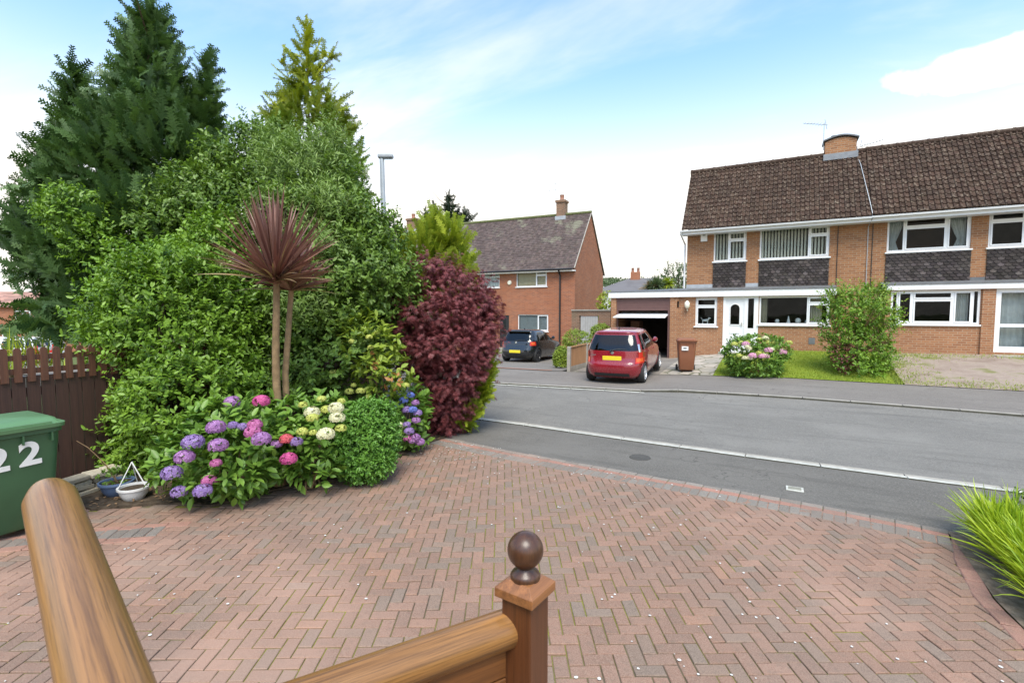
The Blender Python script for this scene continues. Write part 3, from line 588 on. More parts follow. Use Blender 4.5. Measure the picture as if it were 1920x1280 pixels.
# ------------------------------------------------------------------ house helpers (walls parallel to X unless a frame is given)
def facade(b, x0, x1, z0, z1, y, ops, mi=0, th=.12):
    xs = sorted(set([x0, x1]+[v for o in ops for v in o[:2]])); zs = sorted(set([z0, z1]+[v for o in ops for v in o[2:4]]))
    for a, c in zip(xs[:-1], xs[1:]):
        for e, f in zip(zs[:-1], zs[1:]):
            mxx, mz = (a+c)/2, (e+f)/2
            if any(o[0] < mxx < o[1] and o[2] < mz < o[3] for o in ops): continue
            b.quad((a, y, e), (c, y, e), (c, y, f), (a, y, f), mi)
    for o in ops:
        X0, X1, Z0, Z1 = o[:4]
        b.quad((X0, y, Z0), (X0, y, Z1), (X0, y+th, Z1), (X0, y+th, Z0), mi); b.quad((X1, y, Z0), (X1, y+th, Z0), (X1, y+th, Z1), (X1, y, Z1), mi)
        b.quad((X0, y, Z0), (X0, y+th, Z0), (X1, y+th, Z0), (X1, y, Z0), mi); b.quad((X0, y, Z1), (X1, y, Z1), (X1, y+th, Z1), (X0, y+th, Z1), mi)
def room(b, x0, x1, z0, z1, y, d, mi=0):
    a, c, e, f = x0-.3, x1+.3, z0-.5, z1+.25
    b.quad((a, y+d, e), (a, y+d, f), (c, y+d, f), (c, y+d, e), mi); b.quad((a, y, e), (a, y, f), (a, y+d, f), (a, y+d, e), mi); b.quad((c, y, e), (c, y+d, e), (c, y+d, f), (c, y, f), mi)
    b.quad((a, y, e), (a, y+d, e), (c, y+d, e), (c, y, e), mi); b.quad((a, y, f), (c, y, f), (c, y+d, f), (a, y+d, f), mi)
def window(parent, x0, x1, z0, z1, y, cols, inset=.05, local=False, sill=True, fw=.055, mat='white_pvc', fill=None):
    """cols: (width share, transom share from the top or 0, opener?)"""
    b = MB(); ya, yb = y+inset, y+inset+.07; panes = []
    b.box(x0, x1, ya, yb, z0, z0+fw); b.box(x0, x1, ya, yb, z1-fw, z1); b.box(x0, x0+fw, ya, yb, z0+fw, z1-fw); b.box(x1-fw, x1, ya, yb, z0+fw, z1-fw)
    W = x1-x0-2*fw; x = x0+fw; tot = sum(c[0] for c in cols)
    for i, (s, tr, op) in enumerate(cols):
        xe = x+W*s/tot
        if i < len(cols)-1: b.box(xe-fw*.45, xe+fw*.45, ya, yb, z0+fw, z1-fw)
        a = x+(fw*.45 if i else 0); c = xe-(fw*.45 if i < len(cols)-1 else 0); zt = z1-fw
        cells_ = [(z0+fw, zt)]
        if tr:
            zm = zt-(zt-z0-fw)*tr; b.box(a, c, ya, yb, zm-fw*.4, zm+fw*.4); cells_ = [(z0+fw, zm-fw*.4), (zm+fw*.4, zt)]
        for k, (e, f) in enumerate(cells_):
            if op:
                s_ = .04; b.box(a, c, ya-.018, ya-.002, e, e+s_); b.box(a, c, ya-.018, ya-.002, f-s_, f); b.box(a, a+s_, ya-.018, ya-.002, e+s_, f-s_); b.box(c-s_, c, ya-.018, ya-.002, e+s_, f-s_); a2, c2, e2, f2 = a+s_*.6, c-s_*.6, e+s_*.6, f-s_*.6
            else: a2, c2, e2, f2 = a, c, e, f
            panes.append((a2, c2, e2, f2))
        x = xe
    fr = b.build('window', mat, parent, local=local)
    for a, c, e, f in panes: MB().box(a-.004, c+.004, ya+.03, ya+.042, e-.004, f+.004).build('pane', 'glass', fr, local=local)
    if sill: MB().box(x0-.05, x1+.05, y-.06, y+inset+.06, z0-.055, z0-.003).build('sill', mat, fr, local=local, bevel=.008)
    yk = yb+.045
    for kind, a, c in (fill or []):
        xa, xc = x0+(x1-x0)*a, x0+(x1-x0)*c
        if kind in ('vblind', 'vtan'):
            q = MB(); n_ = max(3, int((xc-xa)/.105))
            for i in range(n_):
                t = xa+(xc-xa)*(i+.5)/n_; r = .032; q.quad((t-r, yk-.02, z0+.05), (t+r, yk+.035, z0+.05), (t+r, yk+.035, z1-.04), (t-r, yk-.02, z1-.04))
            q.build('blind', 'blind' if kind == 'vblind' else 'blind_tan', fr, local=local)
        elif kind == 'hblind':
            q = MB()
            for zz in np.arange(z0+.05, z1-.05, .05): q.quad((xa, yk, zz), (xc, yk, zz), (xc, yk+.03, zz+.032), (xa, yk+.03, zz+.032))
            q.build('blind', 'net', fr, local=local)
        elif kind == 'solid': MB().box(xa, xc, yk, yk+.02, z0, z1).build('blind', 'blind_tan', fr, local=local)
        else:
            q = MB(); n_ = 24; lean = {'tieL': -1, 'tieR': 1}.get(kind, 0); zz = np.linspace(z0-.1, z1, 9); G = []
            for z in zz:
                t = (z-z0)/(z1-z0); pull = max(0, 1-abs(t-.3)/.75)**1.3*.55*abs(lean); ll, rr = xa, xc
                if lean < 0: rr = xc-(xc-xa)*pull
                if lean > 0: ll = xa+(xc-xa)*pull
                G.append([(ll+(rr-ll)*i/n_, yk+.05+.035*math.sin(i*1.9), z) for i in range(n_+1)])
            vs = [p for g in G for p in g]; q.add(vs, [(j*(n_+1)+i, j*(n_+1)+i+1, (j+1)*(n_+1)+i+1, (j+1)*(n_+1)+i) for j in range(len(zz)-1) for i in range(n_)]); q.build('curtain', {'tieL': 'net', 'tieR': 'net', 'net': 'net'}.get(kind, 'curtain'), fr, smooth=True, local=local)
    return fr
def tilehang(b, x0, x1, z0, z1, y, tw=.165, ex_=.10):
    nrow = int(round((z1-z0)/ex_)); ex_ = (z1-z0)/nrow; n_ = int(round((x1-x0)/tw)); tw = (x1-x0)/n_
    for r in range(nrow):
        zb = z0+r*ex_; o = tw/2 if r % 2 else 0
        for i in range(-1, n_+1):
            a = x0+i*tw+o; c = a+tw
            a2, c2 = max(a, x0), min(c, x1)
            if c2-a2 < .02: continue
            m = (a+c)/2; g = rng.uniform(.5, 1.2)+(rng.random() < .15)*.9; col = np.array([g, g*rng.uniform(.95, 1.02), g*rng.uniform(.92, 1.05)]); zt = min(zb+ex_*2, z1)
            pts = [(a2+.004, zb+ex_*.38), (min(max(a+tw*.3, a2), c2), zb), (min(max(a+tw*.7, a2), c2), zb), (c2-.004, zb+ex_*.38), (c2-.004, zt), (a2+.004, zt)]
            f = lambda z: y-.045+.035*(z-zb)/(2*ex_)+rng.uniform(-.002, .002)
            b.add([(px, f(pz), pz) for px, pz in pts]+[(px, f(pz)+.014, pz) for px, pz in pts[:4]], [(0, 1, 2, 3, 4, 5), (0, 6, 7, 1), (1, 7, 8, 2), (2, 8, 9, 3)], 0, col)
def rolltiles(b, x0, x1, y0, z0, y1, z1, courses, tw=.3, roll=.035, flip=1, step=.03):
    d = np.array([y1-y0, z1-z0]); Ln = np.linalg.norm(d); d /= Ln; nn = np.array([-d[1], d[0]])*flip; n_ = max(1, int(round((x1-x0)/tw))); tw = (x1-x0)/n_
    prof = [(0, .0), (.12, .8), (.25, 1), (.38, .8), (.5, .15), (.62, 0), (.8, 0), (.999, 0)] if roll else [(0, 0), (.97, 0), (.975, -.25), (.999, -.25)]
    rl = roll if roll else .006
    for c in range(courses):
        s0 = Ln*c/courses; s1 = Ln*(c+1)/courses+.03
        for i in range(n_):
            g = rng.uniform(.72, 1.3); col = (g*rng.uniform(.97, 1.06), g, g*rng.uniform(.94, 1.03)); j = rng.uniform(-.004, .004)
            vs = []
            for s, lift in ((s0, step), (s1, .0)):
                for u, h in prof+[(1.0, prof[0][1])]:
                    o = h*rl+lift+j; p = np.array([y0, z0])+d*s+nn*o; vs.append((x0+tw*(i+u), p[0], p[1]))
            m = len(prof)+1; lo = len(vs)
            for u, h in prof+[(1.0, prof[0][1])]:
                p = np.array([y0, z0])+d*s0+nn*(-.01); vs.append((x0+tw*(i+u), p[0], p[1]))
            fs = [(k, k+1, m+k+1, m+k) for k in range(m-1)]+[(lo+k, lo+k+1, k+1, k) for k in range(m-1)]
            b.add(vs, fs, 0, col)
def aerial(parent, base, h, boom, bdir, n_el=8, tilt=0., dark=False):
    b = MB(); p = np.array(base, float); t = p+[0, 0, h]; b.tube([p, t+[0, 0, .06]], .014, 6); d = nrm(np.array([bdir[0], bdir[1], tilt])); s = np.cross(d, [0, 0, 1.])
    b.tube([t-d*.12, t+d*boom], .012, 6)
    for k in range(n_el):
        q = t+d*boom*(k+.4)/n_el; l = .17-.09*k/n_el; b.tube([q-s*l, q+s*l], .006, 4)
    b.tube([t-d*.1+[0, 0, -.16], t-d*.02+[0, 0, .2]], .01, 4)
    return b.build('tv_aerial', 'galv', parent)

# ------------------------------------------------------------------ semi-detached pair across the road
YF, YP, YM, YE = 20.38, 20.5, 20.9, 20.42
def px(x, y, Y): return float(at(x, y, Y)[0])
def pz(x, y, Y): return float(at(x, y, Y)[2])
XL, XPY = px(1288, 490, YM), 2.68
ZE, YRG, ZRG, XVG = pz(1278, 431, YE), 22.55, 8.02, px(1278, 431, YE)
ZFT, ZFB = pz(1290, 545.3, YF), pz(1290, 556.5, YF)
H1 = thing('semi_detached_house', 'tan brick semi with open garage, white panelled front door and broad chimney', 'house', (XL, YM, .4), group='two halves of the brick semi-detached pair')
H2 = thing('semi_detached_house', 'tan brick semi behind the gravel garden, with tied-back nets and glazed white door', 'house', (XPY, YM, .6), group='two halves of the brick semi-detached pair')
# --- house with the garage
w1 = (px(1338.4, 460, YM), px(1399.5, 460, YM), pz(1339, 490.5, YM), pz(1339, 436.5, YM)); w2 = (px(1424.7, 455, YM), px(1555.4, 455, YM), pz(1425, 486, YM), pz(1425, 429.5, YM))
w2 = (w2[0], w2[1], w1[2], w1[3])
XGL, XG0, XG1, XRB = px(1146, 600, YP), px(1156, 600, YP), px(1255.5, 600, YP), px(1560, 600, YP)
pw_ = (px(1303.8, 585, YP), px(1344.5, 585, YP), pz(1304, 611, YP), ZFB-.03); dr = (px(1355.6, 600, YP), px(1421.5, 600, YP), pz(1356, 653.5, YP), ZFB-.01); bw = (px(1423.5, 580, YP), px(1556, 580, YP), pz(1424, 608, YP), ZFB-.02)
gd = (XG0, XG1, .1, ZFB-.02)
b = MB(); facade(b, XL, XPY, ZFT+.05, ZE-.06, YM, [w1, w2], 0); facade(b, XRB, XPY, 0, ZFT+.05, YM, [], 0)
b.quad((XRB, YP, 0), (XRB, YM, 0), (XRB, YM, ZFT), (XRB, YP, ZFT), 0)
b.add([(XL, YM, 0), (XL, YM, ZE-.05), (XL, YRG, ZRG-.08), (XL, 24.2, ZE-.05), (XL, 24.2, 0)], [(0, 1, 2, 3, 4)]); b.quad((XL, 24.2, 0), (XL, 24.2, ZE), (XPY, 24.2, ZE), (XPY, 24.2, 0))
b.build('wall', 'brick_tan', H1)
b = MB(); facade(b, XGL, XRB, 0, ZFB, YP, [gd, pw_, dr, bw], 0, .14); b.quad((XGL, YP, -.1), (XGL, YP, ZFB), (XGL, 26, ZFB), (XGL, 26, -.1)); b.box(XG1+.02, XG1+.34, YP-.05, YP-.002, -.1, ZFB-.002); b.box(XGL, XG0-.02, YP-.05, YP-.002, -.1, ZFB-.002)
b.build('porch_wall', 'brick_porch', H1)
for q in (w1, w2): b = MB(); tilehang(b, q[0]-.01, q[1]+.01, ZFT+.10, q[2]-.02, YM); b.build('hung_tiles', 'slate_tiles', H1)
b = MB(); rolltiles(b, XVG, XPY, YE, ZE, YRG, ZRG, 15, .15, .045); rolltiles(b, XVG, XPY, 24.68, ZE, YRG, ZRG, 10, .4, .03, -1); rf = b.build('roof', 'roof_tiles', H1, smooth=False)
b = MB(); b.tube([(XVG-.02, YRG, ZRG-.01), (XPY, YRG, ZRG-.01)], .11, 12)
for k in range(14): b.tube([(XVG+(XPY-XVG)*k/14, YRG, ZRG-.01), (XVG+(XPY-XVG)*k/14+.06, YRG, ZRG-.01)], .122, 12)
b.build('ridge_tiles', 'roof_tiles', rf, smooth=True)
b = MB(); b.tube([(XVG+.05, YE+.0, ZE-.02), (XVG+.05, YRG, ZRG-.06)], .03, 6); b.build('verge', 'concrete', rf)
b = MB(); b.prism([(YE-.10, ZE-.045), (YE-.085, ZE-.10), (YE-.02, ZE-.10), (YE+.0, ZE-.03), (YE-.012, ZE-.03), (YE-.03, ZE-.085), (YE-.078, ZE-.085), (YE-.09, ZE-.045)], 'x', XVG-.06, XPY); b.box(XVG, XPY, YE+.02, YE+.05, ZE-.20, ZE-.045); b.box(XVG, XPY, YE+.05, YM-.002, ZE-.2, ZE-.17)
b.build('gutter', 'white_pvc', H1)
b = MB(); q = np.array([XVG-.02, YE-.05, ZE-.1]); b.tube([q, q+[0, .02, -.08], (XL-.1, YM+.1, ZE-.5), (XL-.1, YM+.1, 3.0)], .036, 8); b.build('downpipe', 'white_pvc', H1, smooth=True)
b = MB(); b.box(XGL-.1, XRB+.1, YF, YF+.03, ZFB, ZFT); b.box(XGL-.1, XRB+.1, YF+.03, YP+.1, ZFB, ZFB+.03); b.box(XRB+.07, XRB+.1, YF+.03, YM, ZFB, ZFT); b.build('fascia', 'white_paint', H1)
b = MB(); b.add([(XGL-.12, YF-.02, ZFT+.002), (XRB+.11, YF-.02, ZFT+.002), (XRB+.11, YM-.01, ZFT+.13), (XL, YM-.01, ZFT+.13), (XL, 26, ZFT+.13), (XGL-.12, 26, ZFT+.13), (XGL-.12, YF+.3, ZFT+.05)], [(0, 1, 2, 3, 6), (3, 4, 5, 6)])
b.box(XGL-.12, XRB+.11, YF-.02, YF+.04, ZFT, ZFT+.03); b.build('canopy_roof', 'lead', H1)
for x0, x1 in ((XL, w1[0]), (w1[1], w2[0])): MB().box(x0, x1, YM-.012, YM-.002, ZFT+.10, ZFT+.27).build('flashing', 'lead_pale', H1)
# garage
b = MB(); b.box(XG0, XG0+.07, YP-.01, YP+.09, .1, ZFB-.002); b.box(XG1-.07, XG1, YP-.01, YP+.09, .1, ZFB-.002)
zt = pz(1200, 582, YP)
for k in range(5): z0 = zt+(ZFB-.01-zt)*k/5; b.box(XG0+.07, XG1-.07, YP+.0, YP+.05, z0+.006, zt+(ZFB-.01-zt)*(k+1)/5)
b.box(XG0+.07, XG1-.07, YP+.01, YP+.06, zt, ZFB-.01); gf = b.build('garage_door_frame', 'garage_brown', H1)
dA = (pz(1160, 594, YP-.55), pz(1200, 585.5, YP)); b = MB(); b.add([(XG0+.03, YP-.62, dA[0]), (XG1-.06, YP-.62, dA[0]), (XG1-.08, YP+1.3, dA[1]+.14), (XG0+.08, YP+1.3, dA[1]+.14)]+[(XG0+.03, YP-.62, dA[0]-.035), (XG1-.06, YP-.62, dA[0]-.035), (XG1-.08, YP+1.3, dA[1]+.10), (XG0+.08, YP+1.3, dA[1]+.10)], [(0, 1, 2, 3), (7, 6, 5, 4), (0, 4, 5, 1), (1, 5, 6, 2), (3, 7, 4, 0)]); b.build('garage_door', 'white_pvc', H1)
b = MB(); room(b, XG0, XG1, .7, 2.3, YP+.1, 5.2)
b.quad((XG0-.3, YP+.1, .17), (XG1+.3, YP+.1, .17), (XG1+.3, YP+5, .19), (XG0-.3, YP+5, .19))
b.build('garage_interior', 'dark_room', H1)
t = thing('storage_cabinet', 'dim brown cabinet stacked inside the open garage', 'cabinet', (XG0+.35, YP+2.2, .19)); MB().box(XG0+.1, XG0+.6, YP+1.6, YP+2.8, .2, 1.3).build('cabinet_body', 'brown_room', t, bevel=.01); MB().box(XG0+.15, XG0+.55, YP+1.7, YP+2.4, 1.302, 1.65).build('cabinet_top_box', 'brown_room', t, bevel=.01)
# windows and door
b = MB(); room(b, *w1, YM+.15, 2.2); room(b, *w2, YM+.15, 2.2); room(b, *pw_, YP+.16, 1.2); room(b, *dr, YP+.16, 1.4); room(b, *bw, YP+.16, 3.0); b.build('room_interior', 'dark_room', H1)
window(H1, *w1, YM, [(.46, 0, 0), (.54, .27, 1)], fill=[('vblind', .05, .95)])
window(H1, *w2, YM, [(.73, 0, 0), (.27, .27, 1)], fill=[('vblind', .02, .98)])
window(H1, *pw_, YP, [(1, .29, 1)], fill=[])
window(H1, *bw, YP, [(.71, 0, 0), (.29, .24, 1)], inset=.02, fill=[('curtain', .02, .12), ('curtain', .74, .90)])
b = MB(); x0, x1, z0, z1 = dr; xd = px(1395, 600, YP); xs0, xs1 = px(1402, 600, YP), px(1413, 600, YP)
b.box(x0, x0+.09, YP+.0, YP+.08, z0, z1); b.box(x0+.09, x1, YP, YP+.08, z1-.08, z1); b.box(xd, xs0, YP, YP+.08, z0, z1-.08); b.box(xs1, x1, YP, YP+.08, z0, z1-.08); b.box(xs0, xs1, YP, YP+.08, z0, z0+.75); b.box(xs0, xs1, YP, YP+.08, z0+.75, z0+.80)
df = b.build('door_frame', 'white_pvc', H1); MB().box(xs0, xs1, YP+.03, YP+.04, z0+.80, z1-.08).build('sidelight', 'glass', df)
b = MB(); xa, xb = x0+.09, xd; n_ = 10; ac = (xa+xb)/2; ar_ = (xb-xa)*.27; za = z1-.28-ar_; zg = z0+.92
arch = [(ac+ar_*math.cos(t), za+ar_*math.sin(t)) for t in np.linspace(0, math.pi, n_)]
b.add([(xa, YP+.03, z0+.02), (xb, YP+.03, z0+.02), (xb, YP+.03, zg), (xa, YP+.03, zg)], [(0, 1, 2, 3)])
b.add([(xa, YP+.03, zg), (ac-ar_, YP+.03, zg), (ac-ar_, YP+.03, za), (xa, YP+.03, za)], [(0, 1, 2, 3)]); b.add([(ac+ar_, YP+.03, zg), (xb, YP+.03, zg), (xb, YP+.03, za), (ac+ar_, YP+.03, za)], [(0, 1, 2, 3)])
b.add([(xb, YP+.03, za), (xb, YP+.03, z1-.08), (xa, YP+.03, z1-.08), (xa, YP+.03, za)]+[(p, YP+.03, q_) for p, q_ in arch[::-1]], [tuple(range(4+n_))])
for k in range(n_-1): b.tube([(arch[k][0], YP+.025, arch[k][1]), (arch[k+1][0], YP+.025, arch[k+1][1])], .018, 6)
for sx in (-1, 1): b.tube([(ac+sx*ar_, YP+.025, zg), (ac+sx*ar_, YP+.025, za)], .018, 6)
b.tube([(ac-ar_, YP+.025, zg), (ac+ar_, YP+.025, zg)], .018, 6)
for zz in (z0+.12, z0+.36, z0+.6): b.box(xa+.14, xb-.14, YP+.012, YP+.028, zz, zz+.17)
do = b.build('front_door', 'white_pvc', H1); MB().box(ac-ar_, ac+ar_, YP+.045, YP+.055, zg, za+ar_).build('door_glass', 'glass', do); MB().box(xb-.09, xb-.06, YP-.03, YP+.03, zg-.02, zg+.10).build('door_handle', 'chrome', do)
b = MB(); b.box(x0-.12, x1-.1, YP-.32, YP-.002, z0-.30, z0-.12); b.box(x0-.06, x1-.2, YP-.1, YP+.1, z0-.12, z0-.003, 1); b.build('doorstep', ['concrete', 'white_pvc'], H1)
MB().box(*(px(1516, 640, YP), px(1528, 640, YP), YP-.012, YP-.002, pz(1520, 645, YP), pz(1520, 633, YP))).build('air_vent', 'lead', H1)
b = MB(); c = at(1320.5, 445, YM); b.box(c[0]-.12, c[0]+.12, YM-.09, YM-.002, c[2]-.17, c[2]+.15); b.box(c[0]-.05, c[0]+.05, YM-.095, YM-.09, c[2]+.05, c[2]+.11, 1); b.build('alarm_box', ['white_pvc', 'lead'], H1, bevel=.015)
b = MB(); c = at(1289.5, 571, YP); b.lathe([(.0, .16), (.05, .13), (.10, .06), (.095, -.08), (.06, -.14), (.0, -.16)], (c[0], YP-.14, c[2]), n=10); b.tube([(c[0], YP-.14, c[2]-.14), (c[0], YP-.08, c[2]-.24), (c[0], YP, c[2]-.2)], .02, 6); b.build('wall_lamp', 'alarm', H1, smooth=True)
c = at(1271.5, 570, YP); MB().box(c[0]-.03, c[0]+.03, YP-.05, YP-.002, c[2]-.14, c[2]+.12).build('door_chime_box', 'black_plastic', H1)
# ornaments on the window boards
for (xp, yp, h, kd) in ((1457, 607, .16, 0), (1478, 607, .28, 1), (1496, 607, .2, 0), (1513, 607, .14, 0)):
    c = at(xp, yp, YP+.22); o = thing('ornament', ['low rounded white ornament on the bay window board', 'tall pointed white ornament on the bay window board', 'widest rounded white ornament right of the pointed one in the bay window', 'small white ornament beside the mullion of the bay window'][[1457, 1478, 1496, 1513].index(xp)], 'ornament', (c[0], YP+.22, bw[2]+.05), group='white ornaments in the bay window')
    b = MB(); pr_ = [(0, h), (.02, h*.8), (.045, h*.4), (.06, h*.2), (.07, 0)] if kd else [(0, h), (h*.35, h*.85), (h*.5, h*.5), (h*.45, h*.2), (h*.2, .02), (h*.25, 0)]
    b.lathe(pr_, (c[0], YP+.22, bw[2]+.05), n=14); b.build('ornament_body', 'ornament', o, smooth=True)
b = MB(); c = (px(1322, 606, YP+.2), YP+.2, pw_[2]+.055); t = thing('dog_figurine', 'small pale dog figurine standing in the porch window', 'figurine', c)
b.tube([(c[0]-.1, c[1], c[2]+.17), (c[0], c[1], c[2]+.16), (c[0]+.1, c[1], c[2]+.18)], [.03, .045, .05], 8); b.tube([(c[0]+.1, c[1], c[2]+.18), (c[0]+.15, c[1], c[2]+.26), (c[0]+.2, c[1], c[2]+.25)], [.035, .035, .02], 8)
for dx in (-.09, .09):
    for dy in (-.03, .03): b.tube([(c[0]+dx, c[1]+dy, c[2]), (c[0]+dx, c[1]+dy, c[2]+.16)], .014, 6)
b.tube([(c[0]-.1, c[1], c[2]+.18), (c[0]-.16, c[1], c[2]+.28)], .01, 5); b.build('dog_body', 'ornament', t, smooth=True)
# chimney with barrel top
YC = YRG-.17; cx0, cx1 = px(1547, 280, YC), px(1606, 280, YC); cz1 = pz(1549, 267, YC)
b = MB(); b.box(cx0, cx1, YC, YC+.62, ZRG-.6, cz1); n_ = 12; arc = [(cx0+(cx1-cx0)*k/n_, cz1+.12*math.sin(math.pi*k/n_)) for k in range(n_+1)]
b.prism([(cx0, cz1-.001)]+arc+[(cx1, cz1-.001)], 'y', YC, YC+.62); ch = b.build('chimney', 'brick_tan', H1)
b = MB(); a2 = [(cx0-.07+(cx1-cx0+.14)*k/n_, cz1+.02+.14*math.sin(math.pi*k/n_)) for k in range(n_+1)]; b.prism(a2+[(p, q_+.05) for p, q_ in a2[::-1]], 'y', YC-.06, YC+.68); b.build('chimney_cap', 'lead', ch)
b = MB(); b.box(cx0-.05, cx1+.05, YC-.10, YC-.002, ZRG-.26, ZRG-.03); b.box(cx1+.002, cx1+.03, YC, YC+.3, ZRG-.3, ZRG+.14); b.build('chimney_flashing', 'lead_mid', ch)
b = MB(); b.lathe([(.1, 0), (.11, .16), (.09, .18), (0, .18)], (cx0+.3, YC+.35, cz1+.12), n=12); b.build('chimney_pot', 'lead', ch, smooth=True)
aerial(H1, (cx0-.05, YC+.1, cz1-.25), .95, .75, (-.86, -.3), 7, .12); aerial(H1, (cx1+.2, YC+.3, cz1-.5), .28, .75, (.9, .35), 7, .25)
b = MB(); b.tube([(cx1+.04, YC, ZRG-.25), (cx1+.1, YC-.4, ZRG-.62), (XPY-.02, YE+.3, ZE+.5), (XPY+.02, YE-.02, ZE+.06), (XPY+.02, YE-.1, ZE-.1), (XPY-.02, YM-.03, ZE-.3), (XPY-.02, YM-.03, 2.2)], .011, 6); b.build('cable', 'galv', H1, smooth=True)
b = MB(); xc_ = px(1570, 470, YM)
for o in (0, 1.0): b.tube([(xc_+o, YM-.02, ZE-.2), (xc_+o, YM-.02, 1.6)], .012, 6)
b.build('wall_cable', 'black_pipe', H1)
# --- the other half
XR2 = 8.9
v1 = (px(1663.5, 440, YM), px(1821, 440, YM), pz(1664, 473, YM), pz(1664, 410, YM)); v2 = (px(1854, 430, YM), px(1854, 430, YM)+2.0, v1[2], v1[3])
F2T, F2B = pz(1760, 532.5, YF), pz(1760, 542.5, YF); XF2 = px(1657, 540, YF)
u1 = (px(1670, 575, YP), px(1838, 575, YP), pz(1671, 607, YP), F2B-.02); d2 = (px(1865.5, 600, YP), px(1865.5, 600, YP)+.95, pz(1866, 660, YP), F2B-.01)
b = MB(); facade(b, XPY, XR2, F2T+.05, ZE-.06, YM, [v1, v2], 0); facade(b, XPY, XF2+.08, 0, F2T+.05, YM, [], 0)
b.add([(XR2, YM, 0), (XR2, YM, ZE-.05), (XR2, YRG, ZRG-.08), (XR2, 24.2, ZE-.05), (XR2, 24.2, 0)], [(4, 3, 2, 1, 0)]); b.quad((XPY, 24.2, 0), (XPY, 24.2, ZE), (XR2, 24.2, ZE), (XR2, 24.2, 0)); b.build('wall', 'brick_tan', H2)
b = MB(); facade(b, XF2+.08, XR2, 0, F2B, YP, [u1, d2], 0, .14); b.quad((XF2+.08, YM, 0), (XF2+.08, YP, 0), (XF2+.08, YP, F2B), (XF2+.08, YM, F2B)); b.box(u1[1]+.03, d2[0]-.03, YP-.06, YP-.002, 0, F2B-.002); b.build('porch_wall', 'brick_porch', H2)
for q in (v1, v2): b = MB(); tilehang(b, q[0]-.02, q[1]+.02, F2T+.06, q[2]-.02, YM); b.build('hung_tiles', 'slate_tiles', H2)
b = MB(); rolltiles(b, XPY+.01, XR2+.2, YE, ZE+.02, YRG, ZRG+.02, 15, .15, .045); rolltiles(b, XPY+.01, XR2+.2, 24.68, ZE+.02, YRG, ZRG+.02, 10, .4, .03, -1); rf2 = b.build('roof', 'roof_tiles', H2)
b = MB(); b.tube([(XPY+.01, YRG, ZRG+.01), (XR2+.2, YRG, ZRG+.01)], .11, 12)
for k in range(14): b.tube([(XPY+.02+6.2*k/14, YRG, ZRG+.01), (XPY+.08+6.2*k/14, YRG, ZRG+.01)], .122, 12)
b.build('ridge_tiles', 'roof_tiles', rf2, smooth=True)
b = MB(); b.prism([(YE-.10, ZE-.035), (YE-.085, ZE-.09), (YE-.02, ZE-.09), (YE+.0, ZE-.02), (YE-.012, ZE-.02), (YE-.03, ZE-.075), (YE-.078, ZE-.075), (YE-.09, ZE-.035)], 'x', XPY+.01, XR2+.2); b.box(XPY+.01, XR2+.2, YE+.02, YE+.05, ZE-.20, ZE-.035); b.box(XPY+.01, XR2+.2, YE+.05, YM-.002, ZE-.2, ZE-.17); b.build('gutter', 'white_pvc', H2)
b = MB(); b.box(XF2, XR2, YF, YF+.03, F2B, F2T); b.box(XF2, XF2+.03, YF+.03, YM, F2B, F2T); b.box(XF2, XR2, YF+.03, YP+.1, F2B, F2B+.03); b.build('fascia', 'white_paint', H2)
b = MB(); b.add([(XF2-.03, YF-.02, F2T+.002), (XR2, YF-.02, F2T+.002), (XR2, YM-.01, F2T+.12), (XF2-.03, YM-.01, F2T+.12)], [(0, 1, 2, 3)]); b.box(XF2-.03, XR2, YF-.02, YF+.04, F2T, F2T+.03); b.box(v1[1]+.02, v2[0]-.02, YM-.012, YM-.002, F2T+.08, F2T+.22); b.build('canopy_roof', 'lead', H2)
b = MB(); room(b, *v1, YM+.15, 2.4, 1); room(b, *v2, YM+.15, 2.4); room(b, *u1, YP+.16, 3.0); room(b, *d2, YP+.16, 1.6); b.build('room_interior', ['dark_room', 'brown_room'], H2)
window(H2, *v1, YM, [(.20, 0, 0), (.54, .28, 1), (.26, 0, 1)], fill=[('tieL', .03, .24), ('tieR', .74, .97)], fw=.06)
window(H2, *v2, YM, [(.42, .26, 1), (.58, 0, 0)], fw=.06, fill=[('net', .6, .9)])
window(H2, *u1, YP, [(.06, 0, 0), (.20, 0, 1), (.52, .24, 1), (.24, 0, 1), (.06, 0, 0)], inset=.02, fw=.06, fill=[('net', .72, .9)])
b = MB(); x0, x1, z0, z1 = d2; b.box(x0, x0+.12, YP, YP+.08, z0, z1); b.box(x1-.12, x1, YP, YP+.08, z0, z1); b.box(x0+.12, x1-.12, YP, YP+.08, z1-.12, z1); b.box(x0+.12, x1-.12, YP, YP+.08, z0, z0+.18); b.box(x0+.12, x1-.12, YP, YP+.08, z0+.78, z0+.88); d_ = b.build('glazed_door', 'white_pvc', H2)
MB().box(x0+.12, x1-.12, YP+.03, YP+.04, z0+.18, z0+.78).build('door_glass', 'glass', d_); MB().box(x0+.12, x1-.12, YP+.03, YP+.04, z0+.88, z1-.12).build('door_glass', 'glass', d_); MB().box(x1-.2, x1-.06, YP-.04, YP-.01, z0+.98, z0+1.01).build('door_handle', 'chrome', d_)
b = MB()
for k in range(12): t = x0+.1+.75*k/12; b.quad((t, YP+.3+.03*(k % 2), z0), (t+.07, YP+.3+.03*((k+1) % 2), z0), (t+.07, YP+.3+.03*((k+1) % 2), z1), (t, YP+.3+.03*(k % 2), z1))
b.build('door_curtain', 'net', d_)
MB().box(x0-.05, x1+.3, YP-.5, YP-.002, z0-.4, z0-.08).build('doorstep', 'concrete', H2)

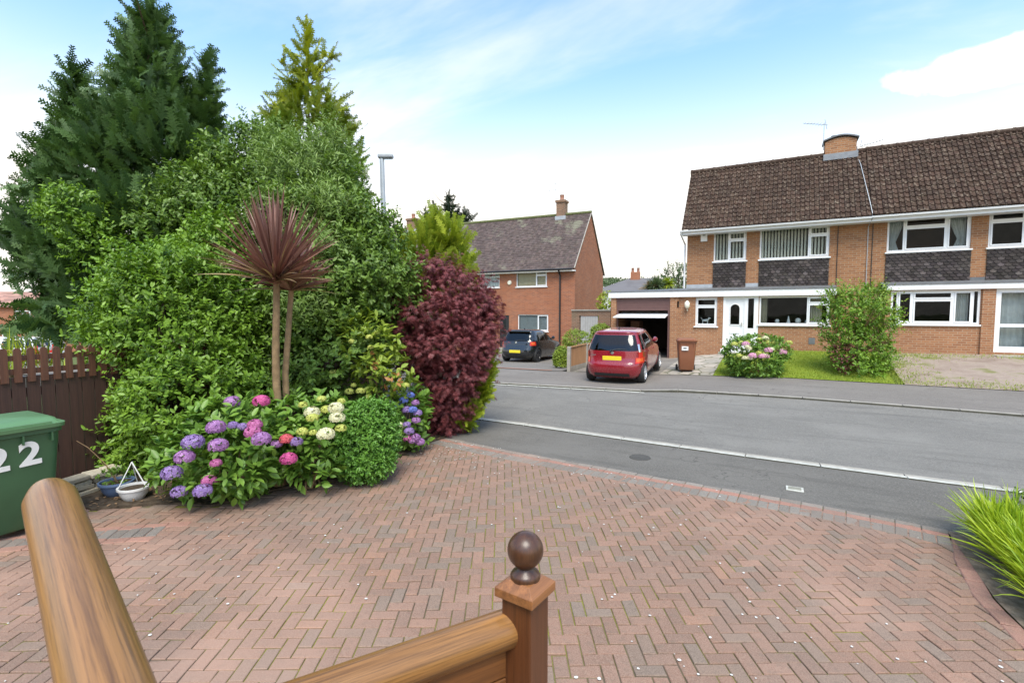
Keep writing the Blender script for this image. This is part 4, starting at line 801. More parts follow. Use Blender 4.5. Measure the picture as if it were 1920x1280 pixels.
# ------------------------------------------------------------------ red brick house down the road on the left (own axes: x along its front, y into it)
A3 = R(2.5); C3 = dp(1078, 500, 29.3); G3 = np.array([-math.sin(A3), math.cos(A3), 0]); E3 = np.array([math.cos(A3), math.sin(A3), 0]); B3 = -.25
H3 = thing('brick_house', 'red brick house with steep lichened dark roof and gable end, beyond the black car', 'house', (C3[0], C3[1], B3), (0, 0, A3))
def l3(x, y, dy=0.):
    p = onpl(x, y, C3+G3*dy, G3)-C3; return float(p@E3), float(p[2]+C3[2]-B3)
EZ = C3[2]-B3; DEP = 6.2; RZ = EZ+3.76; XW = -16.
def wl(x0, x1, y0, y1): a = l3(x0, y1); c = l3(x1, y0); d = l3(x0, y0); return (a[0], c[0], a[1], d[1])
q1 = wl(968, 1025.5, 506.5, 538); q2 = wl(899, 936.5, 511, 540.5); q2 = (q2[0], q2[1], q1[2], q1[3]); q3 = wl(971, 1028, 589.5, 620); qd = wl(937, 954.5, 591, 656); qd = (qd[0], qd[1], .05, qd[3])
b = MB(); facade(b, XW, 0, -.3, EZ-.05, 0, [q1, q2, q3, qd]); b.add([(0, 0, -.3), (0, DEP, -.3), (0, DEP, EZ), (0, DEP/2, RZ-.1), (0, 0, EZ)], [(0, 1, 2, 3, 4)]); b.quad((XW, DEP, -.3), (XW, DEP, EZ), (0, DEP, EZ), (0, DEP, -.3)); b.build('wall', 'brick_red', H3, local=True)
b = MB(); rolltiles(b, XW, .04, -.28, EZ-.10, DEP/2, RZ, 30, .17, 0, 1, .014); rolltiles(b, XW, .04, DEP+.28, EZ-.10, DEP/2, RZ, 12, .5, 0, -1, .014); rf = b.build('roof', 'roof_tiles_old', H3, local=True)
b = MB(); b.tube([(XW, DEP/2, RZ), (.06, DEP/2, RZ)], .11, 10); b.build('ridge_tiles', 'moss', rf, local=True, smooth=True)
b = MB(); b.tube([(.05, -.26, EZ-.1), (.05, DEP/2, RZ-.03)], .035, 6); b.tube([(.05, DEP+.26, EZ-.1), (.05, DEP/2, RZ-.03)], .035, 6); b.build('verge', 'concrete', rf, local=True)
b = MB(); b.tube([(XW, -.36, EZ-.16), (-.05, -.36, EZ-.14)], .055, 8); xd_ = l3(1050.5, 560)[0]; b.tube([(xd_, -.33, EZ-.2), (xd_, -.06, EZ-.5), (xd_, -.06, -.2)], .055, 8); b.build('gutter', 'black_pipe', H3, local=True)
MB().box(XW, .06, -.26, -.002, EZ-.27, EZ-.20).build('soffit', 'white_paint', H3, local=True); MB().box(-.1, .06, DEP+.002, DEP+.3, EZ-.2, EZ-.14).build('soffit', 'white_paint', H3, local=True)
b = MB()
for q in (q1, q2, q3): room(b, *q, .15, 1.8)
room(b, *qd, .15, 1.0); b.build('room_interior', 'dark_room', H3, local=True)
window(H3, *q1, 0, [(.66, 0, 0), (.34, .32, 1)], local=True, fill=[('vtan', .03, .97), ('solid', .03, .97)])
window(H3, *q2, 0, [(1, .35, 0)], local=True, fill=[('net', .05, .95)])
window(H3, *q3, 0, [(.67, 0, 0), (.33, 0, 1)], local=True, fill=[('hblind', .03, .97)])
b = MB(); b.box(qd[0], qd[1], .03, .09, qd[2], qd[3]); b.box(qd[0]+.3, qd[0]+.34, .0, .03, qd[2]+1, qd[2]+1.1); fd = b.build('front_door', 'black_plastic', H3, local=True); MB().box(qd[0]+.25, qd[1]-.25, .015, .028, qd[2]+.9, qd[3]-.25).build('door_glass', 'glass', fd, local=True)
MB().box(qd[0]-.4, qd[1]+.3, -.5, -.002, -.3, .02).build('doorstep', 'concrete', H3, local=True)
def chim3(xl, xr, yb, yt, nm=None):
    a = l3(xl, yb, DEP/2)[0]; c = l3(xr, yb, DEP/2)[0]; t = l3(xl, yt, DEP/2)[1]
    b = MB(); b.box(a, c, DEP/2-.3, DEP/2+.3, RZ-.7, t); b.box(a-.06, c+.06, DEP/2-.36, DEP/2+.36, t-.16, t-.02); o = b.build('chimney', 'brick_old', H3, local=True)
    b = MB(); b.lathe([(.15, 0), (.13, .1), (.14, .32), (.16, .36), (.1, .36), (.1, .1)], ((a+c)/2, DEP/2, t), n=12); b.build('chimney_pot', 'terracotta', o, local=True, smooth=True)
    MB().box(a-.08, c+.08, DEP/2-.34, DEP/2-.302, RZ-.5, RZ-.12).build('chimney_flashing', 'lead_pale', o, local=True); return (a, c, t)
k1 = chim3(1046, 1061.5, 405, 377); k2 = chim3(767, 784, 432, 411)
b = MB(); p = l3(961, 500, DEP*.22); b.tube([(p[0], DEP*.2, EZ+.4), (p[0], DEP*.2, p[1]+.6)], .06, 8); b.box(p[0]-.2, p[0]+.2, DEP*.2-.25, DEP*.2+.1, EZ+.38, EZ+.42); b.build('vent_pipe', 'lead_pale', H3, local=True)
b = MB(); p = l3(955.5, 530); b.lathe([(0, -.08), (.12, -.07), (.15, -.0)], (p[0], -.0, p[1]), 'y', 16); b.build('alarm_box', 'alarm', H3, local=True, smooth=True)
b = MB(); p = l3(1041, 340, DEP/2); pb = k1[0]-.15
b.tube([(pb, DEP/2, k1[2]-.3), (pb, DEP/2, k1[2]+1.2)], .015, 6)
for zz in (.75, 1.15):
    b.tube([(pb-.55, DEP/2, k1[2]+zz), (pb+.05, DEP/2, k1[2]+zz)], .012, 5)
    for k in range(5): b.tube([(pb-.5+.13*k, DEP/2-.15, k1[2]+zz), (pb-.5+.13*k, DEP/2+.15, k1[2]+zz)], .007, 4)
b.build('tv_aerial', 'galv', H3, local=True)
# side wall with grey gate between the houses
WA, WB = np.array([-10.0, 25.4]), np.array([-6.15, 24.4]); wd_ = (WB-WA)/np.linalg.norm(WB-WA); wn_ = np.array([wd_[1], -wd_[0]])
t = thing('garden_wall', 'weathered brick garden wall with a coping between the two houses', 'wall', (-8, 25, 0)); b = MB()
def wbox(b, s0, s1, z0, z1, o0, o1, mi=0):
    c = WA+wd_*(s0+s1)/2+wn_*(o0+o1)/2; b.obox((c[0], c[1], (z0+z1)/2), (*(wd_*(s1-s0)/2), 0), (*(wn_*(o1-o0)/2), 0), (0, 0, (z1-z0)/2), mi)
LW = np.linalg.norm(WB-WA); gs = [np.dot((onpl(x, 610, (*WA, 0), np.array([*wn_, 0]))[:2]-WA), wd_) for x in (1088, 1120)]; ztop = 2.12
wbox(b, 0, gs[0]-.08, -.3, ztop, -.2, 0); wbox(b, gs[1]+.08, LW, -.3, ztop, -.2, 0); wbox(b, gs[0]-.08, gs[1]+.08, 1.86, ztop, -.2, 0); b.build('wall_body', 'brick_old', t)
b = MB(); wbox(b, 0, LW, ztop+.002, ztop+.07, -.25, .05); b.build('coping', 'concrete', t)
t = thing('side_gate', 'pale grey boarded gate set in the old brick wall', 'gate', (*(WA+wd_*(gs[0]+gs[1])/2), 0)); b = MB(); nb_ = 7
for k in range(nb_): wbox(b, gs[0]+(gs[1]-gs[0])*k/nb_+.006, gs[0]+(gs[1]-gs[0])*(k+1)/nb_-.006, 0, 1.84, -.06, -.03)
wbox(b, gs[0], gs[1], 0, 1.84, -.08, -.061); b.build('gate_boards', 'grey_paint', t)

# ------------------------------------------------------------------ far houses
def far_house(name, label, c, wid, dep, ez, rz, base, yaw, wallm, roofm, wins, hip=False, chim=None, group=None, wrows=None):
    o = thing(name, label, 'house', (c[0], c[1], base), (0, 0, yaw), group); W2 = wid/2
    b = MB(); b.box(-W2, W2, 0, dep, 0, ez)
    if not hip: b.prism([(0, ez), (dep, ez), (dep/2, rz)], 'x', -W2, W2)
    b.build('wall', wallm, o, local=True)
    b = MB(); ov = .3
    if hip:
        e = [(-W2-ov, -ov, ez), (W2+ov, -ov, ez), (W2+ov, dep+ov, ez), (-W2-ov, dep+ov, ez)]; r0, r1 = (-W2+dep*.45, dep/2, rz), (W2-dep*.45, dep/2, rz)
        b.add(e+[r0, r1], [(0, 1, 5, 4), (1, 2, 5), (2, 3, 4, 5), (3, 0, 4), (3, 2, 1, 0)])
    else:
        for s, (ya, yb_) in ((1, (-ov, dep/2)), (-1, (dep+ov, dep/2))): rolltiles(b, -W2-.1, W2+.1, ya, ez-.12, yb_, rz+.06, 14, .6, 0, s, .03)
    rf = b.build('roof', roofm, o, local=True)
    for (xa, xb_, za, zb_) in wins: window(o, xa, xb_, za, zb_, -.08, [(.5, 0, 1), (.5, .3, 1)], inset=.0, local=True, fill=[])
    if chim:
        x, wv, h = chim; b = MB(); b.box(x-wv, x+wv, dep/2-.4, dep/2+.4, rz-.6, rz+h); q = b.build('chimney', 'brick_red', o, local=True)
        for dx in (-.25, .25): b = MB(); b.lathe([(.13, 0), (.11, .35), (.15, .4), (.0, .4)], (x+dx, dep/2, rz+h), n=10); b.build('chimney_pot', 'terracotta', q, local=True, smooth=True)
    return o
def yaw_to_cam(p): return math.atan2(-p[0], p[1])*1.0
p = dp(1200, 560, 42); zr = float(dp(1200, 513, 45)[2]); ze = float(dp(1200, 541, 42)[2])
far_house('bungalow', 'grey hip-roofed bungalow with twin-pot chimney behind the garage roof', p, 8.6, 7, ze, zr+.0, -.4, R(12), 'white_paint', 'roof_far', [(-3.2, -1.8, 1.0, 2.2)], True, (-.55, .42, .55))
p = dp(1143, 560, 47); far_house('brown_roofed_house', 'small brown-roofed brick house glimpsed beside the red gable', p, 5, 6, 4.2, 5.0, -.6, R(10), 'brick_old', 'roof_tiles_old', [])
p = dp(-10, 600, 50); bz = -2.5; ez = float(dp(0, 573, 50)[2])-bz; rz = float(dp(0, 548, 53)[2])-bz
terr = far_house('terraced_house', 'red brick terrace with pinkish roof and white windows beyond the dark fence', p, 18, 7, ez, rz, bz, R(42), 'brick_red', 'roof_pink',
  [(x, x+1.3, ez-1.75, ez-.5) for x in (-4, -1.2, 1.8, 4.4)]+[(x, x+1.2, 1.1, 2.4) for x in (-4.2, -1.6, .6, 3.2)])
for x in (-1.0, 3.8):
    b = MB(); b.prism([(x-.75, 2.65), (x+.75, 2.65), (x, 3.35)], 'y', -.5, -.0); b.box(x-.7, x-.6, -.45, -.35, 0, 2.65); b.box(x+.6, x+.7, -.45, -.35, 0, 2.65); b.build('gabled_porch', 'white_paint', terr, local=True)

# ------------------------------------------------------------------ cars
def catmull(A, sub):
    A = np.array(A, float); n = len(A); out_ = []
    for i in range(n-1):
        p0, p1, p2, p3 = A[max(i-1, 0)], A[i], A[i+1], A[min(i+2, n-1)]
        for k in range(sub):
            t = k/sub; out_.append(.5*((2*p1)+(-p0+p2)*t+(2*p0-5*p1+4*p2-p3)*t*t+(-p0+3*p1-3*p2+p3)*t**3))
    out_.append(A[-1]); return np.array(out_)
def hatchback(name, label, loc, yaw, pitch, paint, levels, wb, rearax, wr, tailspec, rimmat='alloy', plate=True, group=None, roofglass=False, win=None, spoiler=0., track=.74):
    o = thing(name, label, 'car', loc, (pitch, 0, yaw), group)
    Lv = np.array(levels); S = catmull(Lv, 5)         # z, yr, yf, w
    ZS = S[:, 0]
    def lev(t): return [np.interp(t, np.arange(len(S)), S[:, k]) for k in range(4)]
    def tz_(z): return float(np.interp(z, np.maximum.accumulate(ZS), np.arange(len(S))))
    NR, NF = 5.5, 3.4
    def sup(t, th_):
        z, yr, yf, w_ = lev(t); yc = yr+(yf-yr)*.45; c, s = math.cos(th_), math.sin(th_)
        if s < 0: n_ = NR; bb = yc-yr
        else: n_ = NF; bb = yf-yc
        # blend the width exponent so the sides stay continuous
        return np.array([w_*np.sign(c)*abs(c)**(2/n_), yc+bb*np.sign(s)*abs(s)**(2/n_), z])
    def rearpt(t, x, off):
        z, yr, yf, w_ = lev(t); yc = yr+(yf-yr)*.45; q = min(.999, abs(x)/w_); return np.array([x, yc-(yc-yr)*(1-q**NR)**(1/NR)-off, z])
    def frontpt(t, x, off):
        z, yr, yf, w_ = lev(t); yc = yr+(yf-yr)*.45; q = min(.999, abs(x)/w_); return np.array([x, yc+(yf-yc)*(1-q**NF)**(1/NF)+off, z])
    def sidept(t, y, sgn, off):
        z, yr, yf, w_ = lev(t); yc = yr+(yf-yr)*.45; n_ = NR if y < yc else NF; bb = (yc-yr) if y < yc else (yf-yc); q = min(.999, abs(y-yc)/bb); return np.array([sgn*(w_*(1-q**n_)**(1/n_)+off), y, z])
    def patch(b, f, us, ts, mi=0):      # f(t,u)
        vs = [f(t, u) for t in ts for u in us]; n_ = len(us); b.add(vs, [(j*n_+i, j*n_+i+1, (j+1)*n_+i+1, (j+1)*n_+i) for j in range(len(ts)-1) for i in range(n_-1)], mi)
    NT_, NA = (len(S)-1)*2+1, 128
    ts = np.linspace(0, len(S)-1, NT_); ths = [2*math.pi*k/NA for k in range(NA)]
    G = np.array([[sup(t, a) for a in ths] for t in ts]); vs = G.reshape(-1, 3); fs = []
    axles = (rearax, rearax+wb)
    for j in range(NT_-1):
        for i in range(NA):
            f = (j*NA+i, j*NA+(i+1) % NA, (j+1)*NA+(i+1) % NA, (j+1)*NA+i); c = vs[list(f)].mean(0)
            if abs(c[0]) > .45 and any(math.hypot(c[1]-a, c[2]-wr) < wr+.035 for a in axles): continue
            fs.append(f)
    fs.append(tuple((NT_-1)*NA+i for i in range(NA))); b = MB(); b.add(vs, fs)
    if spoiler:
        zt = ZS.max()-.07; t_ = tz_(zt); z, yr, yf, w_ = lev(t_)
        sv = [(x*w_*.86, yr+dy, z+dz) for dy, dz in ((.30, .035), (-spoiler, .0), (-spoiler, -.03), (.1, -.09)) for x in np.linspace(-1, 1, 9)]
        b.add(sv, [(j*9+i, j*9+i+1, (j+1)*9+i+1, (j+1)*9+i) for j in range(3) for i in range(8)])
    body = b.build('body', paint, o, local=True, smooth=True)
    # lips of the wheel arches and the dark underside
    b = MB()
    for a in axles:
        for sg in (-1, 1):
            pts = []
            for k in range(15):
                an = R(-10+200*k/14); y = a+(wr+.04)*math.cos(an); z = wr+(wr+.04)*math.sin(an)
                if z < .2: z = .2
                pts.append(sidept(tz_(z), y, sg, -.01))
            b.tube(pts, .022, 6)
    b.build('arch_trim', 'black_plastic' if paint == 'paint_black' else paint, o, local=True, smooth=True)
    Lmax = Lv[:, 2].max(); MB().box(-.62, .62, .25, Lmax-.25, .17, .55).build('underbody', 'black_plastic', o, local=True)
    # glazing
    wz0, wz1, rz0, rz1 = win['side'][0], win['side'][1], win['rear'][0], win['rear'][1]
    b = MB(); tt = np.linspace(tz_(rz0), tz_(rz1), 10); us = np.linspace(-1, 1, 21)
    patch(b, lambda t, u: rearpt(t, u*lev(t)[3]*win['rw'], .006), us, tt); b.build('rear_window', 'car_glass', o, local=True, smooth=True)
    for sg in (-1, 1):
        for (ya0, ya1, yb0, yb1) in win['panes']:       # rear edge low/high, front edge low/high
            b = MB(); tt = np.linspace(tz_(wz0), tz_(wz1), 8)
            def f(t, u):
                k = (t-tt[0])/(tt[-1]-tt[0]); ya = ya0+(ya1-ya0)*k; yb_ = yb0+(yb1-yb0)*k; return sidept(t, ya+(yb_-ya)*u, sg, .006)
            patch(b, f, np.linspace(0, 1, 9) if sg > 0 else np.linspace(1, 0, 9), tt); b.build('side_window', 'car_glass', o, local=True, smooth=True)
    b = MB(); tt = np.linspace(tz_(win['front'][0]), tz_(win['front'][1]), 8); patch(b, lambda t, u: frontpt(t, -u*lev(t)[3]*.84, .006), us, tt); b.build('windscreen', 'car_glass', o, local=True, smooth=True)
    MB().box(-.62, .62, win['panes'][0][0]+.15, 2.9, .55, .86).build('cabin_interior', 'black_plastic', o, local=True)
    # lights
    for sg in (-1, 1):
        b = MB()
        for (z0, z1, a0, a1, mi) in tailspec:
            tt = np.linspace(tz_(z0), tz_(z1), 6); aa = np.radians(np.linspace(-a0, -a1, 10))
            def f(t, a):
                p_ = sup(t, a); yc_ = (lev(t)[1]+lev(t)[2])/2; q = nrm(np.array([p_[0]/lev(t)[3]**2*1.2, (p_[1]-yc_)/2., 0])); p_ = p_+q*.012; return np.array([p_[0]*sg, p_[1], p_[2]])
            patch(b, f, aa if sg > 0 else aa[::-1], tt, mi)
        b.build('tail_light', ['tail_red', 'tail_amber', 'chrome'], o, local=True, smooth=True)
        b = MB(); tt = np.linspace(tz_(.62), tz_(.76), 5); aa = np.radians(np.linspace(35, 62, 9))
        patch(b, lambda t, a: (sup(t, a)+np.array([.006, .012, 0]))*np.array([sg, 1, 1]), aa if sg > 0 else aa[::-1], tt); b.build('headlight', 'chrome', o, local=True, smooth=True)
        m = sidept(tz_(wz0+.05), win['mirror'], sg, .0); b = MB(); b.lathe([(0, -.09), (.06, -.07), (.085, 0), (.07, .05), (0, .06)], m+np.array([sg*.12, 0, .03]), 'y', 10); b.tube([m, m+np.array([sg*.08, 0, .02])], .02, 6); b.build('wing_mirror', paint, o, local=True, smooth=True)
        # shut lines and handles
        b = MB()
        for y in win['shuts']:
            tt = np.linspace(tz_(.3), tz_(wz0), 14); patch(b, lambda t, u: sidept(t, y+u, sg, .003), [-.006, .006], tt)
        b.build('door_gap', 'black_plastic', o, local=True)
        for y in win['handles']:
            p_ = sidept(tz_(wz0-.10), y, sg, .012); MB().obox(p_, (.012, 0, 0), (0, .075, 0), (0, 0, .014)).build('door_handle', paint, o, local=True, bevel=.006)
    # plate, badge, wiper
    zp = win['plate']; yp = rearpt(tz_(zp), 0, .0)[1]
    if plate: MB().box(-.27, .27, yp-.022, yp-.008, zp-.06, zp+.06).build('number_plate', 'plate_yellow', o, local=True, bevel=.006)
    zb = rz0-.06; yb_ = rearpt(tz_(zb), 0, 0)[1]; b = MB(); b.lathe([(.0, -.014), (.042, -.014), (.05, -.002)], (0, yb_, zb), 'y', 16); b.build('badge', 'chrome', o, local=True)
    b = MB(); b.tube([rearpt(tz_(rz0+.0), -.05, .02), rearpt(tz_(rz0+.05), .18, .02), rearpt(tz_(rz0+.04), .42, .02)], [.022, .014, .008], 6); b.tube([rearpt(tz_(rz0-.03), -.06, .02), rearpt(tz_(rz0+.02), .0, .03)], .025, 6); b.build('rear_wiper', 'black_plastic', o, local=True)
    for (xx, zz, ww) in win.get('words', []):
        yy = rearpt(tz_(zz), xx, 0)[1]; b = MB()
        for k in range(5): b.box(xx-ww/2+ww*k/5+.004, xx-ww/2+ww*(k+.75)/5, yy-.008, yy-.001, zz-.013, zz+.013)
        b.build('lettering_strip', 'chrome', o, local=True)
    # bumper inset and reflectors
    zz = .30; b = MB(); tt = np.linspace(tz_(.24), tz_(.34), 4); patch(b, lambda t, u: rearpt(t, u*.5, .008), np.linspace(-1, 1, 9), tt); b.build('bumper_insert', 'black_plastic', o, local=True)
    b = MB(); b.tube([(0, 1.0, ZS.max()), (0, .93, ZS.max()+.06)], .012, 6); b.tube([(0, 1.0, ZS.max()-.01), (0, .96, ZS.max()+.02)], .03, 6); b.build('roof_aerial', 'black_plastic', o, local=True)
    for a in axles:
        for sg in (-1, 1):
            cx = sg*track
            b = MB(); b.lathe([(wr*.66, -.1), (wr*.92, -.1), (wr, -.06), (wr, .06), (wr*.92, .1), (wr*.66, .1)], (cx, a, wr), 'x', 28); ty = b.build('wheel', 'rubber', o, local=True, smooth=True)
            b = MB(); xo = cx+sg*.075
            b.lathe([(wr*.68, .02*sg), (wr*.64, .03*sg), (wr*.58, -.02*sg), (wr*.56, -.06*sg)], (xo, a, wr), 'x', 28)
            for k in range(7):
                an = 2*math.pi*k/7; d = np.array([0, math.cos(an), math.sin(an)]); e = np.array([0, -d[2], d[1]]); b.obox((xo+sg*.01, a, wr)+d*wr*.36, (.012, 0, 0), d*wr*.26, e*.024)
            b.lathe([(0, .03*sg), (.05, .028*sg), (.06, .0)], (xo, a, wr), 'x', 16); b.build('rim', rimmat, ty, local=True, smooth=False)
            b = MB(); b.lathe([(0, 0), (wr*.6, 0)], (xo-sg*.06, a, wr), 'x', 20); b.build('brake_disc', 'black_plastic', ty, local=True)
    return o
RED = [(.19, .16, 3.92, .75), (.27, .05, 4.04, .80), (.42, .0, 4.09, .835), (.56, .0, 4.10, .845), (.66, .05, 4.08, .846), (.76, .085, 4.02, .845), (.88, .105, 3.72, .84), (.96, .12, 3.25, .828), (1.02, .14, 3.02, .81), (1.16, .20, 2.80, .768), (1.30, .28, 2.55, .715), (1.42, .34, 2.28, .66), (1.475, .33, 2.1, .60), (1.505, .42, 1.9, .50), (1.52, .65, 1.7, .38), (1.525, .85, 1.5, .2)]
RWIN = dict(side=(.99, 1.40), rear=(.97, 1.40), rw=.86, panes=[(.72, .80, 1.62, 1.60), (1.72, 1.70, 2.72, 2.15), (.42, .52, .66, .74)], front=(1.05, 1.40), mirror=2.72, shuts=[.98, 1.68, 2.75], handles=[1.15, 1.95], plate=.76, words=[(-.52, .84, .2), (.5, .62, .2)])
rc = np.array([-4.14, 14.15]); hd = R(93); fwd = np.array([math.cos(hd), math.sin(hd)]); ps = rc-fwd*.62
hatchback('red_car', 'dark red five-door hatchback parked nose-in before the open garage', (ps[0], ps[1], float(tz(ps[0], 14.1))-.03), hd-math.pi/2, R(2.6), 'paint_red', RED, 2.6, .62, .305,
  [(.62, .78, 62, 26, 0), (.66, .76, 60, 34, 1), (.78, .93, 52, 33, 0), (.93, 1.15, 49, 38, 2)], win=RWIN)
BLK = [(.19, .18, 3.85, .74), (.27, .06, 3.97, .80), (.40, .0, 4.01, .84), (.54, .0, 4.02, .856), (.66, .04, 4.0, .86), (.78, .08, 3.92, .856), (.86, .10, 3.62, .85), (.93, .13, 3.1, .838), (.99, .17, 2.86, .815), (1.12, .27, 2.62, .76), (1.24, .36, 2.38, .71), (1.34, .44, 2.14, .655), (1.40, .46, 1.95, .60), (1.435, .55, 1.75, .5), (1.45, .75, 1.6, .38), (1.455, .95, 1.4, .2)]
BWIN = dict(side=(.96, 1.33), rear=(.95, 1.33), rw=.84, panes=[(.66, .86, 1.42, 1.42), (1.52, 1.50, 2.62, 2.05)], front=(1.02, 1.34), mirror=2.55, shuts=[1.47, 2.68], handles=[1.7], plate=.50, words=[])
bp_ = np.array([-10.15, 19.66]); hd = R(91.5); fwd = np.array([math.cos(hd), math.sin(hd)]); ps = bp_-fwd*.66
hatchback('black_car', 'black three-door hatchback with rear spoiler on the drive of the red brick house', (ps[0], ps[1], float(tz(ps[0], 19.7))+.015), hd-math.pi/2, R(-.6), 'paint_black', BLK, 2.51, .66, .315,
  [(.76, .93, 62, 30, 0), (.80, .90, 55, 36, 1)], rimmat='alloy_black', win=BWIN, spoiler=.10)
for k, (xx, yy, D, lab, yw, pm) in enumerate(((88, 633, 27, 'white car parked nearest the dark fence, roof showing over the pickets', 150, 'paint_white'), (42, 632, 30, 'white car with dark roof rails behind the orange plant over the fence', 160, 'paint_white'), (122, 634, 31, 'pale silver car half hidden by the dark conifer over the fence', 140, 'paint_silver'))):
    p = dp(xx, yy, D); hatchback('parked_car', lab, (p[0], p[1], float(p[2])-1.45), R(yw), 0, pm, RED, 2.6, .62, .305, [(.62, .78, 62, 26, 0), (.78, 1.1, 52, 36, 0)], win=RWIN, group='pale cars parked beyond the dark fence')

# ------------------------------------------------------------------ wheelie bins
def bin_(label, loc, yaw, mat, lidmat, group=None, stk=None):
    o = thing('wheelie_bin', label, 'bin', loc, (0, 0, yaw), group)
    b = MB(); lv = [(.06, .22, .24, 0.02), (.10, .225, .25, 0), (.5, .255, .29, 0), (.93, .28, .335, 0), (.94, .30, .355, 0), (.985, .30, .355, 0)]; n_ = 40; vs = []
    for z, hx, hy, dy in lv:
        for k in range(n_):
            t = 2*math.pi*k/n_; c, s = math.cos(t), math.sin(t); e = 2/9; vs.append((hx*np.sign(c)*abs(c)**e, hy*np.sign(s)*abs(s)**e+dy, z))
    b.add(vs, [(j*n_+i, j*n_+(i+1) % n_, (j+1)*n_+(i+1) % n_, (j+1)*n_+i) for j in range(len(lv)-1) for i in range(n_)]+[tuple(range(n_))[::-1]])
    for sx in (-.2, 0, .2): b.box(sx-.006, sx+.006, -.37, -.335, .86, .94)
    body = b.build('bin_body', mat, o, local=True, smooth=True)
    b = MB(); lv = [(.985, .312, .372, -.01), (1.02, .315, .376, -.012), (1.022, .285, .33, 0), (1.055, .27, .31, .02), (1.07, .24, .27, .03)]; vs = []
    for z, hx, hy, dy in lv:
        for k in range(n_):
            t = 2*math.pi*k/n_; c, s = math.cos(t), math.sin(t); e = 2/10; vs.append((hx*np.sign(c)*abs(c)**e, hy*np.sign(s)*abs(s)**e+dy, z))
    b.add(vs, [(j*n_+i, j*n_+(i+1) % n_, (j+1)*n_+(i+1) % n_, (j+1)*n_+i) for j in range(len(lv)-1) for i in range(n_)]+[tuple((len(lv)-1)*n_+i for i in range(n_))])
    b.box(-.2, .2, -.372, -.33, 1.022, 1.04); b.build('lid', lidmat, o, local=True, smooth=True)
    b = MB(); b.tube([(-.26, .40, .97), (.26, .40, .97)], .018, 8)
    for sx in (-.24, 0, .24): b.tube([(sx, .33, .97), (sx, .40, .97)], .018, 6)
    b.build('handle', lidmat, o, local=True, smooth=True)
    for sx in (-1, 1): b = MB(); b.lathe([(0, -.03), (.085, -.03), (.10, -.015), (.10, .015), (.085, .03), (0, .03)], (sx*.27, .27, .10), 'x', 18); b.build('wheel', 'rubber', o, local=True, smooth=True)
    b = MB(); b.tube([(-.27, .27, .10), (.27, .27, .10)], .014, 8); b.build('axle', 'black_plastic', o, local=True)
    if stk == 'paper': MB().box(-.17, .03, -.345, -.333, .70, .83).build('label_sticker', 'digit_white', o, local=True); MB().box(-.12, -.02, -.348, -.3455, .75, .79).build('sticker_print', 'lead', o, local=True)
    if stk == '22':
        for k, dx in enumerate((-.085, .13)):
            cu = bpy.data.curves.new('digit', 'FONT'); cu.body = '2'; cu.size = .30; cu.offset = .009; cu.extrude = .002; cu.align_x = 'CENTER'
            to = bpy.data.objects.new('tmp', cu); COL.objects.link(to); dg = bpy.context.evaluated_depsgraph_get(); me = bpy.data.meshes.new_from_object(to.evaluated_get(dg)); bpy.data.objects.remove(to)
            me.materials.clear(); me.materials.append(M('digit_white')); d = bpy.data.objects.new('house_number_digit', me); COL.objects.link(d); d.parent = o; z = .655+(.012 if k else 0); d.location = (dx-.075, -(.29+(z-.5)/.43*.045)-.006, z); d.rotation_euler = (R(90+6), R(-2), 0); d.scale = (1.05, 1.0, 1)
    return o
bin_('green wheelie bin numbered 22 against the dark brown fence', (-6.27, 1.73, 0), R(90), 'bin_green', 'bin_green_lid', stk='22')
p = gz(1283, 701, .06); bin_('terracotta brown wheelie bin with white sticker beside the garage pier', (p[0], p[1]+.3, float(tz(p[0], p[1]+.3))+.012), R(14), 'bin_brown', 'bin_brown', stk='paper')

# ------------------------------------------------------------------ dark boundary fence with picket top (runs along Y)
XFN = -7.42; t = thing('boundary_fence', 'dark brown boarded fence with round-topped picket trellis along the left side', 'fence', (XFN, 3, 0))
b = MB(); y = -1.4
while y < 7.9:
    ww = .125; b.box(XFN-.012+rng.uniform(-.004, .004), XFN+.012, y, y+ww-.008, .03, 1.33+rng.uniform(-.006, .006)); y += ww
b.box(XFN-.05, XFN-.014, -1.4, 7.9, .4, .5); b.box(XFN-.05, XFN-.014, -1.4, 7.9, 1.1, 1.2); b.build('boards', 'fence_dark', t)
b = MB(); y = -1.35
while y < 7.9:
    ww = .066; pts = [(y, 1.27), (y+ww, 1.27), (y+ww, 1.62)]+[(y+ww/2+ww/2*math.cos(a), 1.62+ww/2*math.sin(a)) for a in np.linspace(0, math.pi, 8)[1:-1]]+[(y, 1.62)]
    b.prism(pts, 'x', XFN+.016, XFN+.036); y += .112
b.build('pickets', 'fence_picket', t)
b = MB(); b.box(XFN-.012, XFN+.014, -1.4, 7.9, 1.36, 1.42); b.box(XFN-.012, XFN+.014, -1.4, 7.9, 1.51, 1.57); b.build('rails', 'fence_picket', t)
for yy in (-.1, 1.75, 3.6, 5.45, 7.3): MB().box(XFN-.12, XFN-.03, yy-.045, yy+.045, -.1, 1.55).build('post', 'fence_dark', t)
